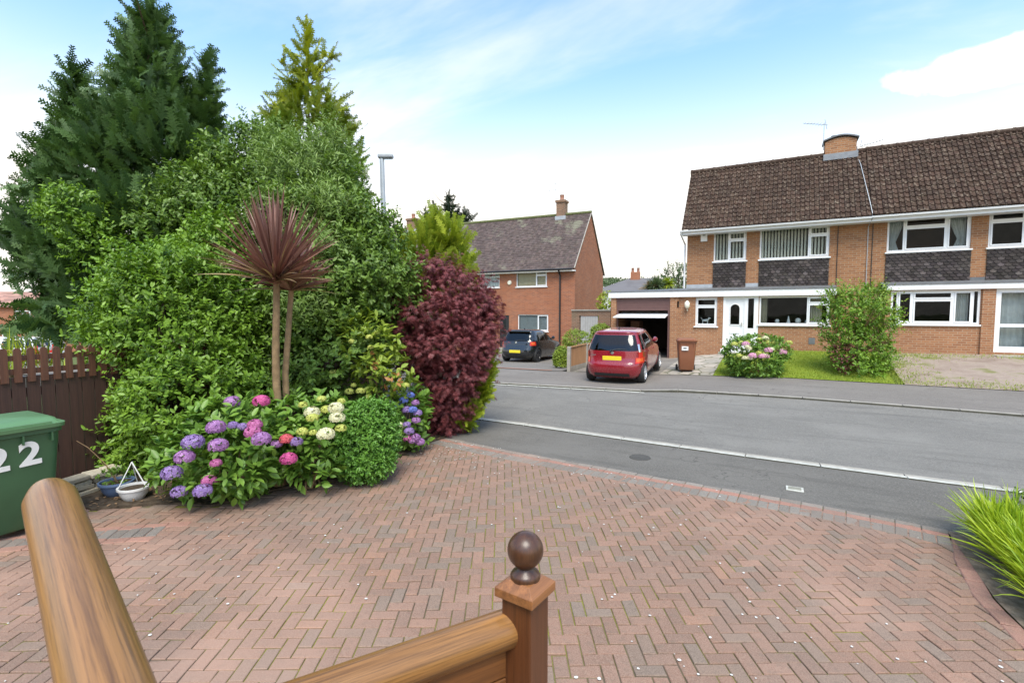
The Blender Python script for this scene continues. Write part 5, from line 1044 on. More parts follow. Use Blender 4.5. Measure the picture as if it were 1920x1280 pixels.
# low wooden fence between the two front drives
t = thing('low_fence', 'low golden-brown boarded fence with concrete posts between the two drives', 'fence', (-6.2, 17, 0)); xf = -6.22
def fz(y): return float(tz(xf, y))
ys = [15.6, 17.3, 19.0, 20.3]; b = MB()
for ya, yb_ in zip(ys[:-1], ys[1:]):
    y = ya+.07
    while y < yb_-.07:
        b.box(xf-.01, xf+.012, y, y+.088, fz(y)+.17, fz(y)+.80+.012*(y-15.6)); y += .095
b.build('boards', 'fence_brown', t)
for ya, yb_ in zip(ys[:-1], ys[1:]):
    b = MB(); b.add([(xf-.02, ya+.06, fz(ya)-.1), (xf+.02, ya+.06, fz(ya)-.1), (xf-.02, yb_-.06, fz(yb_)-.1), (xf+.02, yb_-.06, fz(yb_)-.1), (xf-.02, ya+.06, fz(ya)+.16), (xf+.02, ya+.06, fz(ya)+.16), (xf-.02, yb_-.06, fz(yb_)+.16), (xf+.02, yb_-.06, fz(yb_)+.16)], [(1, 3, 7, 5), (0, 4, 6, 2), (4, 5, 7, 6)]); b.build('gravel_board', 'concrete', t)
    b = MB(); b.add([(xf-.03, ya+.05, fz(ya)+.815), (xf+.04, ya+.05, fz(ya)+.815), (xf-.03, yb_-.05, fz(yb_)+.84), (xf+.04, yb_-.05, fz(yb_)+.84), (xf-.03, ya+.05, fz(ya)+.85), (xf+.04, ya+.05, fz(ya)+.85), (xf-.03, yb_-.05, fz(yb_)+.875), (xf+.04, yb_-.05, fz(yb_)+.875)], [(1, 3, 7, 5), (4, 5, 7, 6), (0, 1, 5, 4), (0, 4, 6, 2)]); b.build('capping_rail', 'fence_brown', t)
for y in ys: b = MB(); b.box(xf-.06, xf+.06, y-.055, y+.055, -.2, fz(y)+.86); b.build('post', 'concrete', t, bevel=.012)

# ------------------------------------------------------------------ foreground balustrade
def log(b, a, c, r, n=36, m=30, seed=0):
    g = np.random.default_rng(seed); a = np.array(a, float); c = np.array(c, float); d = (c-a)/np.linalg.norm(c-a); s = np.cross(d, [0, 0, 1.]); s /= np.linalg.norm(s); u = np.cross(s, d); vs = []; ph = g.uniform(0, 6, 8)
    for i in range(m+1):
        t = i/m; e = min(t, 1-t)*np.linalg.norm(c-a); rr = r*min(1., .80+.2*math.sqrt(min(1, e/.03))) if e < .03 else r
        for k in range(n):
            an = 2*math.pi*k/n; q = rr*(1+.012*math.sin(2*an+ph[0]+t*3)+.008*math.sin(5*an+ph[1])+.010*math.sin(t*9+ph[2])*math.sin(an+ph[3])); vs.append(a+(c-a)*t+s*q*math.cos(an)+u*q*math.sin(an))
    b.add(vs, [(i*n+k, i*n+(k+1) % n, (i+1)*n+(k+1) % n, (i+1)*n+k) for i in range(m) for k in range(n)]+[tuple(range(n))[::-1], tuple(m*n+k for k in range(n))])
def framed(name, mat, a, c, r, parent, seed):    # a log built along its own +Y so that the grain follows it
    a = np.array(a, float); c = np.array(c, float); Ln = np.linalg.norm(c-a); b = MB(); log(b, (0, 0, 0), (0, Ln, 0), r, seed=seed)
    o = b.build(name, mat, parent, smooth=True, local=True); d = (c-a)/Ln; o.location = tuple(a-np.array(root_of(parent).location)); o.rotation_euler = (math.asin(d[2]), 0, math.atan2(-d[0], d[1])); return o
LA, LB = dp(92, 925, 1.12), dp(212, 1330, .62); LC = LA+(LB-LA)*2.0
t = thing('log_handrail', 'long honey-coloured half-log handrail in the left foreground, nearest the green bin', 'handrail', (LA[0], LA[1], 0), group='timber porch balustrade')
framed('log_rail', 'log_wood', LA, LC, .047, t, 3)
d = nrm(LC-LA); s_ = nrm(np.cross(d, [0, 0, 1.])); b = MB(); pa, pb_ = LA+d*.10-[0, 0, .055], LC-[0, 0, .055]
for k in range(5): zz = -.10*k; b.obox((pa+pb_)/2+[0, 0, zz-.05]-s_*.022, (pb_-pa)/2, s_*.016, (0, 0, .047))
b.build('side_boards', 'board_wood', t)
LP = LA+d*.62; MB().box(LP[0]-.045, LP[0]+.045, LP[1]-.045, LP[1]+.045, 0, LP[2]-.06).build('post', 'post_wood', t, bevel=.006)
# newel post and second rail
NP = dp(985, 1096, 1.33); nz = float(NP[2]); ya_ = CA+R(55)
t = thing('newel_post', 'square timber newel post topped with a dark turned ball finial', 'post', (NP[0], NP[1], 0), (0, 0, ya_), group='timber porch balustrade')
b = MB(); b.box(-.046, .046, -.046, .046, 0, nz-.022); b.build('post_shaft', 'post_wood', t, local=True, bevel=.004)
b = MB(); b.box(-.060, .060, -.060, .060, nz-.022, nz+.003); v0 = [(-.060, -.060, nz+.003), (.060, -.060, nz+.003), (.060, .060, nz+.003), (-.060, .060, nz+.003)]; v1_ = [(x*.62, y*.62, nz+.022) for x, y, _ in v0]; b.add(v0+v1_, [(0, 1, 5, 4), (1, 2, 6, 5), (2, 3, 7, 6), (3, 0, 4, 7), (4, 5, 6, 7)]); b.build('post_cap', 'cap_wood', t, local=True, bevel=.002)
b = MB(); rb_ = .049; pr_ = [(.040, 0), (.041, .010), (.036, .018), (.024, .026), (.022, .032), (.027, .037)]; zc = .037+.041
pr_ += [(rb_*math.cos(a), zc+rb_*math.sin(a)) for a in np.linspace(R(-56), R(90), 18)]
b.lathe(pr_, (0, 0, nz+.020), n=36); b.build('ball_finial', 'ball_wood', t, local=True, smooth=True)
RA, RB = dp(975, 1168, 1.36), dp(640, 1290, 1.10); RB = RA+(RB-RA)*2.2
t = thing('log_handrail', 'shorter half-log rail running down-left from the ball-topped newel post', 'handrail', (RA[0], RA[1], 0), group='timber porch balustrade')
framed('log_rail', 'log_wood', RA, RB, .05, t, 8); d = nrm(RB-RA); s_ = nrm(np.cross(d, [0, 0, 1.]))
def board(z0, z1, off):
    b = MB(); Ln = np.linalg.norm(RB-RA); b.box(-.014, .014, 0, Ln, z0, z1); o = b.build('side_board', 'board_wood', t, local=True, bevel=.003); o.location = tuple(RA-np.array(t.location)); o.rotation_euler = (math.asin(d[2]), 0, math.atan2(-d[0], d[1])); return o
board(-.125, -.045, 0); board(-.21, -.129, 0)
for s in (.07, .35): p = RA+d*s; MB().box(p[0]-.02, p[0]+.02, p[1]-.02, p[1]+.02, 0, p[2]-.21).build('baluster', 'board_wood', t)

# ------------------------------------------------------------------ pots, stones, covers
def pot(name, label, c, r, h, mat, chains=False):
    t = thing(name, label, 'plant pot', c); b = MB(); pr_ = [(r*.45, 0), (r*.62, h*.08), (r*.88, h*.5), (r*.97, h*.85), (r*1.06, h*.86), (r*1.06, h), (r*.95, h), (r*.9, h*.7)]
    b.lathe(pr_, c, n=32); b.build('pot_body', mat, t, smooth=True); b = MB(); b.lathe([(r*.93, h*.84), (r*.5, h*.9), (0, h*.88)], c, n=20); b.build('compost', 'soil', t)
    if chains:
        b = MB(); top = np.array(c)+[-.02, 0, .42]
        for a in (.4, 2.5, 4.6): b.tube([np.array(c)+[r*1.0*math.cos(a), r*math.sin(a), h], top], .006, 5)
        b.build('hanging_cord', 'pot_white', t)
    return t
p = gz(228, 944); t = pot('hanging_basket_pot', 'white hanging pot with cords set down on the paving', (p[0], p[1]+.12, 0), .145, .155, 'pot_white', True)
p = gz(196, 938); t = pot('flower_pot', 'blue pot with straggly seedlings beside the cream stones', (p[0]-.05, p[1]+.14, 0), .16, .17, 'pot_blue'); c = np.array(t.location)
b = MB(); b.tube([c+[0, 0, .15], c+[-.1, -.05, .35], c+[-.25, -.15, .55], c+[-.38, -.2, .62]], [.006, .005, .004, .002], 5); b.tube([c+[.03, 0, .15], c+[-.12, .0, .28], c+[-.26, -.05, .36]], [.006, .004, .002], 5); b.build('stem', 'bark_light', t)
crown(t, [(c+[0, 0, .22], (.13, .13, .07))], 40, 'leaf_hydrangea', .04, 5, .06, 77, name='seedlings')['kind'] = 'stuff'
t = thing('stone_edging', 'low stack of rough cream stones at the foot of the dark fence', 'stone edging', (-6.9, 2.3, 0)); b = MB()
s0, s1 = gz(120, 940), gz(188, 915); s0 = np.array([-6.75, 1.95]); s1 = np.array([-6.88, 2.72]); dd = (s1-s0)/np.linalg.norm(s1-s0)
for row in range(4):
    q = rng.uniform(-.1, 0)
    while q < .8:
        ln = rng.uniform(.16, .34); h = .055; m_ = s0+dd*(q+ln/2); sh = rng.uniform(.7, 1.15); nn_ = np.array([dd[1], -dd[0]])
        b.obox((m_[0]+rng.uniform(-.02, .02), m_[1], .03+row*.056), (*(dd*(ln/2-.005)), rng.uniform(-.008, .008)), (*(nn_*rng.uniform(.07, .1)), rng.uniform(-.01, .01)), (0, 0, .026), 0, (.50*sh, .44*sh, .33*sh)); q += ln
b.build('stones', 'tinted', t, bevel=.012)
p = gz(1490, 916.5); t = thing('meter_cover', 'small pale rectangular water meter cover in the near pavement', 'cover', (p[0], p[1], .0)); b = MB()
b.obox((p[0], p[1], .002), (.09, .0, 0), (0, .075, 0), (0, 0, .006)); b.build('cover_frame', 'line_white', t, bevel=.004); b = MB(); b.obox((p[0], p[1], .0085), (.066, .0, 0), (0, .052, 0), (0, 0, .002)); b.build('cover_plate', 'kerbstone', t)
p = gz(1200, 857); t = thing('drain_patch', 'dark oval inspection cover in the near pavement', 'cover', (p[0], p[1], 0)); b = MB(); b.lathe([(0, .006), (.14, .006), (.15, -.005)], (p[0], p[1], 0), n=24); b.build('cover_plate', 'tarmac_dark', t)
# street lamp
c = dp(722, 420, 13.0); zt = float(dp(717, 297, 13.0)[2]); bx, by = c[0]+.02, c[1]; t = thing('street_lamp', 'grey steel street lamp rising behind the tall shrubs', 'street lamp', (bx, by, 0)); b = MB()
tp = dp(716, 297, 13.0); b.tube([(bx, by, 0), (bx, by, 1.2), (bx, by, 1.25), (bx*.5+tp[0]*.5, by*.5+tp[1]*.5, 3.4), tp], [.11, .11, .08, .075, .062], 12); b.build('lamp_post', 'galv', t, smooth=True)
b = MB(); e = RT*.30; q = tp+[0, 0, .05]; b.obox(q+RT*.10, RT*.20, (FW[0]*.09, FW[1]*.09, 0), (0, 0, .055)); b.build('lantern', 'lead_pale', t, bevel=.035); MB().obox(q+RT*.13-[0, 0, .065], RT*.13, (FW[0]*.06, FW[1]*.06, 0), (0, 0, .012)).build('lamp_lens', 'glass', t)

# ------------------------------------------------------------------ trees and shrubs on the left
def PL(x, y, D, rx, ry=None, rd=None):     # lobe centred on a photo pixel at depth D, radii given in photo pixels
    k = D/FPX; rx_ = rx*k; return (dp(x, y, D), (rx_, (rd or rx)*k, (ry or rx)*k))
def plant(name, label, cat, x, y, D, group=None): p = dp(x, y, D); return thing(name, label, cat, (p[0], p[1], 0), group=group)
# dark conifer, several leaders
D = 9.6; t = plant('conifer_tree', 'tall dark green cypress with ragged top at the left', 'tree', 255, 700, D)
def ap(x, y, D=D): return dp(x, y, D)
lobes = cone_lobes(ap(284, -12), ap(280, 620), 185*D/FPX, .06, 17, .85)+cone_lobes(ap(134, 135, D-.3), ap(200, 520, D-.3), 105*D/FPX, .06, 10, .8)+cone_lobes(ap(384, 115, D+.2), ap(385, 560, D+.2), 75*D/FPX, .06, 9, .75)+[PL(215, 330, D-.5, 80, 110), PL(330, 330, D-.3, 85, 100), PL(120, 300, D-.3, 45, 70), PL(110, 430, D-.4, 60, 60), PL(270, 420, D-.9, 80, 70)]
lobes += [PL(88, 448, D-.6, 42, 28), PL(140, 490, D-.6, 40, 32), PL(48, 455, D-.5, 24, 13), PL(195, 535, D-.6, 40, 36), PL(142, 528, D-.6, 26, 26), PL(172, 572, D-.6, 24, 22), PL(78, 480, D-.6, 26, 14), PL(85, 360, D-.3, 32, 40)]
trunk(t, (t.location.x, t.location.y, 0), ap(282, 20), .17, .03, limbs=14, spread=.9, seed=4)
sprays(t, lobes, 8200, 'leaf_dark', .40, 11, .42, .40, depth=(.45, 1.14), jit=.42)
# golden conifer
D = 10.6; t = plant('golden_conifer', 'tall narrow golden-tipped cypress behind the shrubs', 'tree', 575, 700, D)
lobes = cone_lobes(dp(575, 34, D), dp(585, 640, D), 222*D/FPX, .03, 22, 1.08)+[PL(612, 102, D, 15, 7), PL(530, 112, D, 13, 8), PL(515, 210, D, 22, 16), PL(640, 235, D, 16, 22)]
trunk(t, (t.location.x, t.location.y, 0), dp(574, 60, D), .14, .02, limbs=12, spread=.7, seed=6)
sprays(t, lobes, 5600, 'leaf_gold', .36, 23, .46, .5, jit=.4, depth=(.5, 1.12), zt=(dp(575, 330, D)[2], dp(575, 60, D)[2]))
# bright privet mass
D = 6.9; t = plant('privet_hedge', 'large bright green privet bush bulging over the fence above the white pot', 'bush', 300, 800, D)
lobes = [PL(335, 640, D, 122, 145), PL(310, 800, D-.3, 92, 105), PL(370, 770, D-.4, 110, 120), PL(285, 620, D, 72, 108), PL(400, 600, D+.1, 85, 110), PL(345, 545, D+.3, 90, 60), PL(140, 405, D+1.0, 44, 34), PL(175, 455, D+.9, 34, 34), PL(270, 870, D-.5, 60, 45), PL(370, 500, D+.9, 60, 45), PL(430, 480, D+.8, 60, 70), PL(262, 565, D+.5, 48, 44)]
lobes += [PL(222, 700, D-.1, 28, 80), PL(222, 790, D-.3, 32, 55), PL(235, 640, D+.1, 28, 50)]; trunk(t, (t.location.x, t.location.y, 0), dp(310, 560, D), .09, .03, limbs=14, spread=.7, seed=8)
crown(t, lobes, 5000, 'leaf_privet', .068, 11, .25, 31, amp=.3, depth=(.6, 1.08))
# mid shrubs
D = 7.9; t = plant('tall_shrub', 'tall mid green glossy shrub filling the middle behind the red cordyline', 'shrub', 600, 760, D)
lobes = [PL(475, 310, D+.6, 38, 62), PL(440, 400, D+.4, 50, 60), PL(650, 440, D, 58, 60), PL(560, 450, D-.1, 80, 75), PL(690, 530, D-.1, 68, 75), PL(738, 560, D, 40, 62), PL(600, 550, D-.2, 85, 90), PL(520, 570, D-.1, 70, 110), PL(640, 660, D-.3, 85, 85), PL(560, 690, D-.4, 75, 80), PL(640, 350, D+.1, 30, 34), PL(695, 445, D, 34, 38), PL(490, 260, D+.6, 24, 22), PL(385, 375, D+.5, 48, 46), PL(310, 425, D+.4, 46, 34), PL(415, 310, D+.7, 26, 34), PL(340, 360, D+.7, 26, 22), PL(600, 430, D+.2, 60, 50), PL(733, 465, D+.2, 16, 40), PL(757, 530, D, 20, 42)]
trunk(t, (t.location.x, t.location.y, 0), dp(600, 480, D), .10, .03, limbs=16, spread=.9, seed=9)
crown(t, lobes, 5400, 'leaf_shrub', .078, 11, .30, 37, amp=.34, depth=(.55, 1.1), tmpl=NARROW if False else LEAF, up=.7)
D = 7.75; t = plant('pale_shrub', 'pale grey-green narrow-leaved shrub climbing in front of the golden conifer', 'shrub', 570, 780, D)
lobes = [PL(540, 345, D, 42, 55), PL(585, 330, D+.1, 34, 58), PL(610, 400, D, 52, 52), PL(550, 430, D-.1, 60, 50), PL(620, 290, D+.3, 24, 40), PL(520, 290, D+.2, 22, 30), PL(600, 480, D-.2, 60, 40), PL(575, 590, D-.55, 40, 50)]
trunk(t, (t.location.x, t.location.y, 0), dp(575, 420, D), .07, .02, limbs=10, spread=.6, seed=19)
crown(t, lobes, 2300, 'leaf_pale', .09, 11, .32, 39, amp=.34, depth=(.5, 1.12), tmpl=NARROW, up=.9)
# purple maple
D = 8.4; t = plant('purple_maple', 'dark purple cut-leaf maple dome at the corner of the drive', 'tree', 835, 805, D)
lobes = [PL(908, 602, D, 28, 14), PL(900, 562, D, 26, 13), PL(742, 605, D-.1, 24, 16), PL(900, 655, D, 24, 16), PL(800, 520, D, 55, 30), PL(760, 560, D-.1, 40, 26), PL(850, 545, D, 65, 30), PL(885, 580, D+.1, 45, 26), PL(820, 590, D-.2, 70, 28), PL(765, 620, D-.2, 45, 26), PL(890, 630, D, 44, 26), PL(830, 650, D-.3, 70, 26), PL(882, 675, D, 36, 26), PL(785, 675, D-.2, 36, 24), PL(842, 705, D-.2, 56, 26), PL(812, 730, D-.2, 38, 26), PL(848, 735, D-.1, 40, 26), PL(840, 762, D-.1, 42, 26), PL(832, 796, D-.1, 26, 18), PL(840, 640, D+.2, 70, 100)]
trunk(t, (t.location.x, t.location.y, 0), dp(835, 600, D), .07, .03, limbs=12, spread=.6, seed=12)
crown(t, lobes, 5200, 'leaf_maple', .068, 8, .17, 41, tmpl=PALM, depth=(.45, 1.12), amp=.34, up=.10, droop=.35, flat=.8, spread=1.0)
# lime conifers around the maple
D = 8.5; t = plant('golden_bush_conifer', 'lime green low conifer showing under the right side of the maple', 'bush', 880, 790, D); lobes = [PL(900, 728, D, 20, 32), PL(918, 680, D, 9, 34), PL(872, 772, D-.1, 28, 26), PL(908, 705, D, 14, 30)]
trunk(t, (t.location.x, t.location.y, 0), dp(885, 690, D), .05, .02, limbs=5, spread=.2); sprays(t, lobes, 900, 'leaf_thuja', .22, 43, .15, .5)
D = 10.4; t = plant('golden_conifer', 'bright yellow-green conifer pair of tips above the purple maple', 'tree', 825, 700, D); lobes = cone_lobes(dp(812, 405, D), dp(818, 620, D), 55*D/FPX, .12, 7, .7)+cone_lobes(dp(866, 440, D), dp(858, 620, D), 42*D/FPX, .08, 6, .8)+[PL(790, 470, D, 40, 40), PL(845, 440, D, 28, 30)]
trunk(t, (t.location.x, t.location.y, 0), dp(815, 440, D), .08, .02, limbs=6, spread=.3); sprays(t, lobes, 1300, 'leaf_thuja', .36, 47, .2, .9, jit=.3)
# cordyline with two heads
base = gz(524, 911); D = 5.68; t = thing('red_cordyline', 'red-leaved cordyline palm on a slim ribbed trunk above the hydrangeas', 'palm', (base[0], base[1], 0)); h1 = dp(516, 528, D); h2 = dp(546, 545, D+.25)
b = MB(); pts = [base+(h1-base)*k/16+RT*.012*math.sin(k*.5) for k in range(17)]; b.tube(pts, [.050*(1.6 if k == 0 else 1)*(1-.3*k/16)*(1+.05*(k % 2)) for k in range(17)], 12); b.build('trunk', 'bark_light', t, smooth=True)
b = MB(); b2_ = base+np.array([.02, .12, 0]); mid = dp(535, 700, D+.2); pts = [b2_+(mid-b2_)*k/8 for k in range(8)]+[mid+(h2-mid)*k/8 for k in range(9)]; b.tube(pts, [.042*(1-.3*k/16)*(1+.05*(k % 2)) for k in range(17)], 12); b.build('trunk', 'bark_light', t, smooth=True)
def head(c, n_, ln, up_):
    a = rng.uniform(0, 2*math.pi, n_); el = np.where(rng.random(n_) < .85, rng.uniform(.28, 1.5, n_), rng.uniform(.05, .4, n_)); d = np.c_[np.cos(a)*np.cos(el), np.sin(a)*np.cos(el), np.sin(el)]; l = ln*rng.uniform(.78, 1.05, n_)*(.60+.40*np.clip(el/1.15, 0, 1))
    blades(t, 'leaf_head', 'leaf_cordyline', c+d*.02, d, l, .022, np.clip(.16-.10*el, .01, .3)*rng.uniform(.3, 1.4, n_), rng.random(n_), 7); k = n_//6
    a = rng.uniform(0, 2*math.pi, k); el = rng.uniform(.05, .7, k); d = np.c_[np.cos(a)*np.cos(el), np.sin(a)*np.cos(el), np.sin(el)]; blades(t, 'faded_leaves', 'leaf_cordyline_edge', c, d, ln*rng.uniform(.6, .9, k), .012, .14, rng.random(k), 7)
head(h1, 200, 1.08, .82); head(h2, 105, .82, .80)
# hydrangeas
def hydrangea(name, label, lobes, nleaf, heads, leafmat_='leaf_hydrangea', leaf=.112, x=0, y=0, D=6, size=1., seed=1, stems=8):
    p = dp(x, y, D); t = thing(name, label, 'hydrangea', (p[0], p[1], 0)); c0 = np.array([p[0], p[1], 0.])
    b = MB()
    for k in range(stems): q = lobes[k % len(lobes)][0]; b.tube([c0+rng.normal(size=3)*[.08, .08, 0], c0*.5+q*.5+rng.normal(size=3)*.05, q], [.012, .009, .006], 5)
    b.build('stems', 'bark_light', t); crown(t, lobes, nleaf, leafmat_, leaf, 5, .10, seed, amp=.12, up=.55, flat=.9, name='foliage', depth=(.6, 1.05))
    for (hx, hy, hD, r, col) in heads: flower(t, dp(hx, hy, hD), r*hD/FPX, col)
    return t
D = 5.45
hydrangea('purple_hydrangea', 'hydrangea with purple and pink mopheads left of the cordyline trunk', [PL(400, 860, D, 90, 60), PL(354, 872, D-.1, 54, 42), PL(470, 850, D, 70, 70), PL(470, 785, D+.2, 38, 40), PL(420, 800, D+.1, 50, 40), PL(450, 884, D-.2, 55, 30)], 470,
  [(362, 829, D-.62, 20, 'purple'), (405, 801, D-.5, 18, 'violet'), (409, 835, D-.65, 18, 'violet'), (346, 857, D-.68, 18, 'violet'), (322, 887, D-.62, 19, 'purple'), (336, 922, D-.6, 15, 'purple'), (380, 920, D-.68, 17, 'purple'), (392, 901, D-.55, 14, 'pink'), (490, 752, D-.25, 16, 'magenta'), (436, 754, D+.1, 16, 'violet'), (478, 796, D-.5, 14, 'pink'), (474, 810, D-.55, 16, 'pink'), (490, 823, D-.6, 18, 'violet'), (455, 800, D-.3, 10, 'purple'), (405, 868, D-.66, 11, 'pink'), (437, 797, D-.3, 10, 'purple')], x=410, y=900, D=D, seed=51)
D = 5.75
hydrangea('cream_hydrangea', 'hydrangea with cream and lime mopheads right of the cordyline trunk', [PL(580, 835, D, 55, 52), PL(560, 795, D+.1, 50, 48), PL(612, 785, D+.2, 40, 42), PL(540, 855, D-.1, 45, 38), PL(595, 880, D-.2, 36, 22)], 360,
  [(585, 773, D-.5, 15, 'cream'), (586, 783, D-.55, 12, 'limeflower'), (630, 765, D-.45, 15, 'cream'), (632, 783, D-.5, 15, 'cream'), (611, 814, D-.62, 17, 'cream'), (567, 809, D-.6, 11, 'limeflower'), (639, 803, D-.5, 11, 'limeflower'), (603, 748, D-.2, 9, 'limeflower'), (568, 759, D-.3, 9, 'limeflower'), (612, 768, D-.4, 11, 'limeflower'), (541, 860, D-.55, 16, 'magenta'), (537, 823, D-.45, 13, 'coral'), (519, 832, D-.45, 11, 'violet'), (556, 828, D-.45, 12, 'purple'), (640, 752, D-.2, 8, 'limeflower'), (587, 811, D-.6, 8, 'limeflower')], x=585, y=880, D=D, seed=53)
D = 7.3
hydrangea('blue_hydrangea', 'hydrangea with blue and violet heads beside the purple maple', [PL(760, 790, D, 40, 50), PL(740, 810, D, 35, 40), PL(770, 750, D+.1, 28, 32)], 150,
  [(770, 741, D-.25, 8, 'blue'), (757, 750, D-.28, 9, 'blue'), (779, 755, D-.25, 8, 'violet'), (748, 760, D-.25, 8, 'blue'), (762, 768, D-.34, 9, 'purple'), (774, 768, D-.34, 9, 'blue'), (783, 774, D-.3, 9, 'purple'), (780, 788, D-.34, 9, 'violet'), (763, 796, D-.4, 8, 'purple'), (767, 808, D-.42, 10, 'purple'), (765, 822, D-.42, 9, 'pink'), (779, 820, D-.4, 10, 'violet'), (787, 828, D-.36, 10, 'violet'), (748, 798, D-.38, 10, 'cream'), (735, 772, D-.3, 9, 'limeflower'), (720, 772, D-.3, 8, 'limeflower'), (773, 826, D-.42, 8, 'violet')], x=755, y=830, D=D, leaf=.12, seed=55)
D = 7.2
hydrangea('lime_hydrangea', 'yellow-green shrub with lime flower heads and rusty leaves above the clipped ball', [PL(700, 660, D, 50, 55), PL(720, 700, D-.05, 50, 35), PL(680, 630, D+.1, 38, 40), PL(745, 720, D, 32, 22)], 200,
  [(660, 640, D-.3, 7, 'limeflower'), (692, 632, D-.35, 7, 'limeflower'), (706, 625, D-.2, 7, 'limeflower'), (695, 651, D-.4, 6, 'limeflower'), (625, 698, D-.25, 8, 'limeflower'), (655, 734, D-.3, 9, 'limeflower'), (676, 733, D-.35, 9, 'limeflower'), (663, 722, D-.3, 6, 'limeflower'), (761, 722, D-.3, 7, 'limeflower'), (748, 693, D-.2, 5, 'limeflower')], 'leaf_lime', .11, x=700, y=790, D=D, seed=57)
lh = [o for o in bpy.data.objects if o.name.startswith('lime_hydrangea')][0]; crown(lh, [PL(735, 714, 6.85, 22, 8), PL(695, 680, 6.85, 14, 12)], 14, 'leaf_autumn', .09, 3, .06, 58, name='rusty_leaves')
# clipped ball
D = 6.0; t = plant('clipped_box_ball', 'neatly rounded small-leaved bush at the edge of the paving', 'bush', 680, 880, D); lobes = [PL(688, 822, D, 50, 60), PL(684, 858, D, 50, 34), PL(698, 800, D, 38, 42)]
trunk(t, (t.location.x, t.location.y, 0), dp(685, 830, D), .03, .015, limbs=4, spread=.2, name='stem'); crown(t, lobes, 2600, 'leaf_box', .042, 9, .11, 61, amp=.14, depth=(.75, 1.06))
# plant beyond the fence at far left
D = 7.6; t = plant('orange_flowered_plant', 'feathery yellow-green plant with orange bracts beyond the left fence', 'plant', 20, 700, D); a = rng.uniform(0, 6.28, 160); el = rng.uniform(.8, 1.5, 160); dv = np.c_[np.cos(a)*np.cos(el), np.sin(a)*np.cos(el), np.sin(el)]; bp2 = dp(20, 690, D); bs = np.tile(bp2, (160, 1))+np.c_[rng.normal(size=(160, 2))*.35, np.zeros(160)]
blades(t, 'stalks', 'leaf_thuja', bs, dv, rng.uniform(.3, .75, 160), .012, .1, rng.random(160), 4, kind='stuff'); crown(t, [(bp2+[0, 0, .15], (.5, .4, .16))], 60, 'leaf_autumn', .05, 4, .1, 62, name='bracts')['kind'] = 'stuff'
bm = MB(); bm.tube([(bp2[0], bp2[1], -.1), (bp2[0], bp2[1], bp2[2])], .03, 6); bm.build('stem', 'bark', t)

# ------------------------------------------------------------------ right foreground: strappy plant and low hedge
t = thing('strappy_plant', 'arching bright lime strap-leaved clump at the right edge of the drive', 'plant', (1.93, 5.3, 0)); n_ = 2800
bs = np.c_[1.67+np.abs(rng.normal(0, .26, n_)), rng.uniform(4.25, 5.9, n_), np.full(n_, .02)]; a = rng.uniform(0, 6.28, n_); a = np.where(rng.random(n_) < .45, math.pi+rng.normal(0, .7, n_), a); el = np.clip(rng.normal(1.15, .24, n_), .5, 1.52); dv = np.c_[np.cos(a)*np.cos(el), np.sin(a)*np.cos(el), np.sin(el)]
blades(t, 'leaf_blades', 'leaf_grass', bs, dv, rng.uniform(.3, .66, n_), .0095, rng.uniform(.08, .4, n_), rng.random(n_), 7)
crown(t, [((2.0, 5.3, .1), (.3, .7, .12))], 120, 'leaf_dry' if False else 'leaf_autumn', .05, 4, .08, 63, name='withered_leaves')
t = thing('low_hedge', 'small dark green hedge behind the strappy plant at the right edge', 'hedge', (2.5, 5.95, 0)); lobes = [((2.15, 5.9, .22), (.28, .25, .26)), ((2.5, 5.85, .26), (.4, .3, .30)), ((3.1, 5.85, .28), (.5, .35, .32))]
trunk(t, (2.5, 5.95, 0), (2.5, 5.95, .4), .03, .02, limbs=6, spread=.3, name='stem'); crown(t, lobes, 1500, 'leaf_shrub', .035, 8, .08, 65, amp=.1)

# ------------------------------------------------------------------ plants across the road
p = gz(1418, 705, .2); D = float((p-CAM)@FW)+.7
heads = [(1478-12*k+rng.uniform(-6, 6), 640+rng.uniform(-8, 3)+abs(5-k)*1.2, D-.35, 6.5, rng.choice(['limeflower', 'limeflower', 'cream'])) for k in range(9)]+[(rng.uniform(1385, 1455), rng.uniform(645, 672), D-.75, 5.5, rng.choice(['limeflower', 'cream'])) for _ in range(12)]
heads += [(1440, 657, D-.75, 8, 'palepink'), (1466, 660, D-.5, 9, 'palepink'), (1411, 667, D-.8, 8, 'palepink'), (1428, 668, D-.8, 7, 'palepink'), (1398, 645, D-.6, 7, 'palepink'), (1437, 668, D-.78, 6, 'palepink')]
hydrangea('pink_hydrangea', 'rounded hydrangea with pale pink and lime heads at the lawn edge across the road', [PL(1415, 672, D, 48, 34), PL(1395, 665, D, 35, 30), PL(1440, 662, D, 34, 28), PL(1415, 690, D-.1, 44, 20), PL(1425, 645, D, 40, 14)], 900, heads, x=1415, y=700, D=D, leaf=.10, seed=71)
p = gz(1615, 712, .15); D = float((p-CAM)@FW)+.5; t = thing('straggly_shrub', 'loose leggy green shrub with bare stems on the lawn between the two houses', 'shrub', (p[0], p[1]+.5, float(tz(p[0], p[1]+.5))))
lobes = [PL(1585, 640, D, 32, 46), PL(1622, 650, D, 40, 44), PL(1600, 585, D, 45, 38), PL(1640, 600, D, 35, 35), PL(1572, 612, D, 22, 30), PL(1645, 670, D, 26, 30), PL(1610, 690, D-.1, 42, 26), PL(1672, 592, D-.2, 14, 12), PL(1570, 560, D, 22, 22), PL(1640, 560, D, 24, 22)]
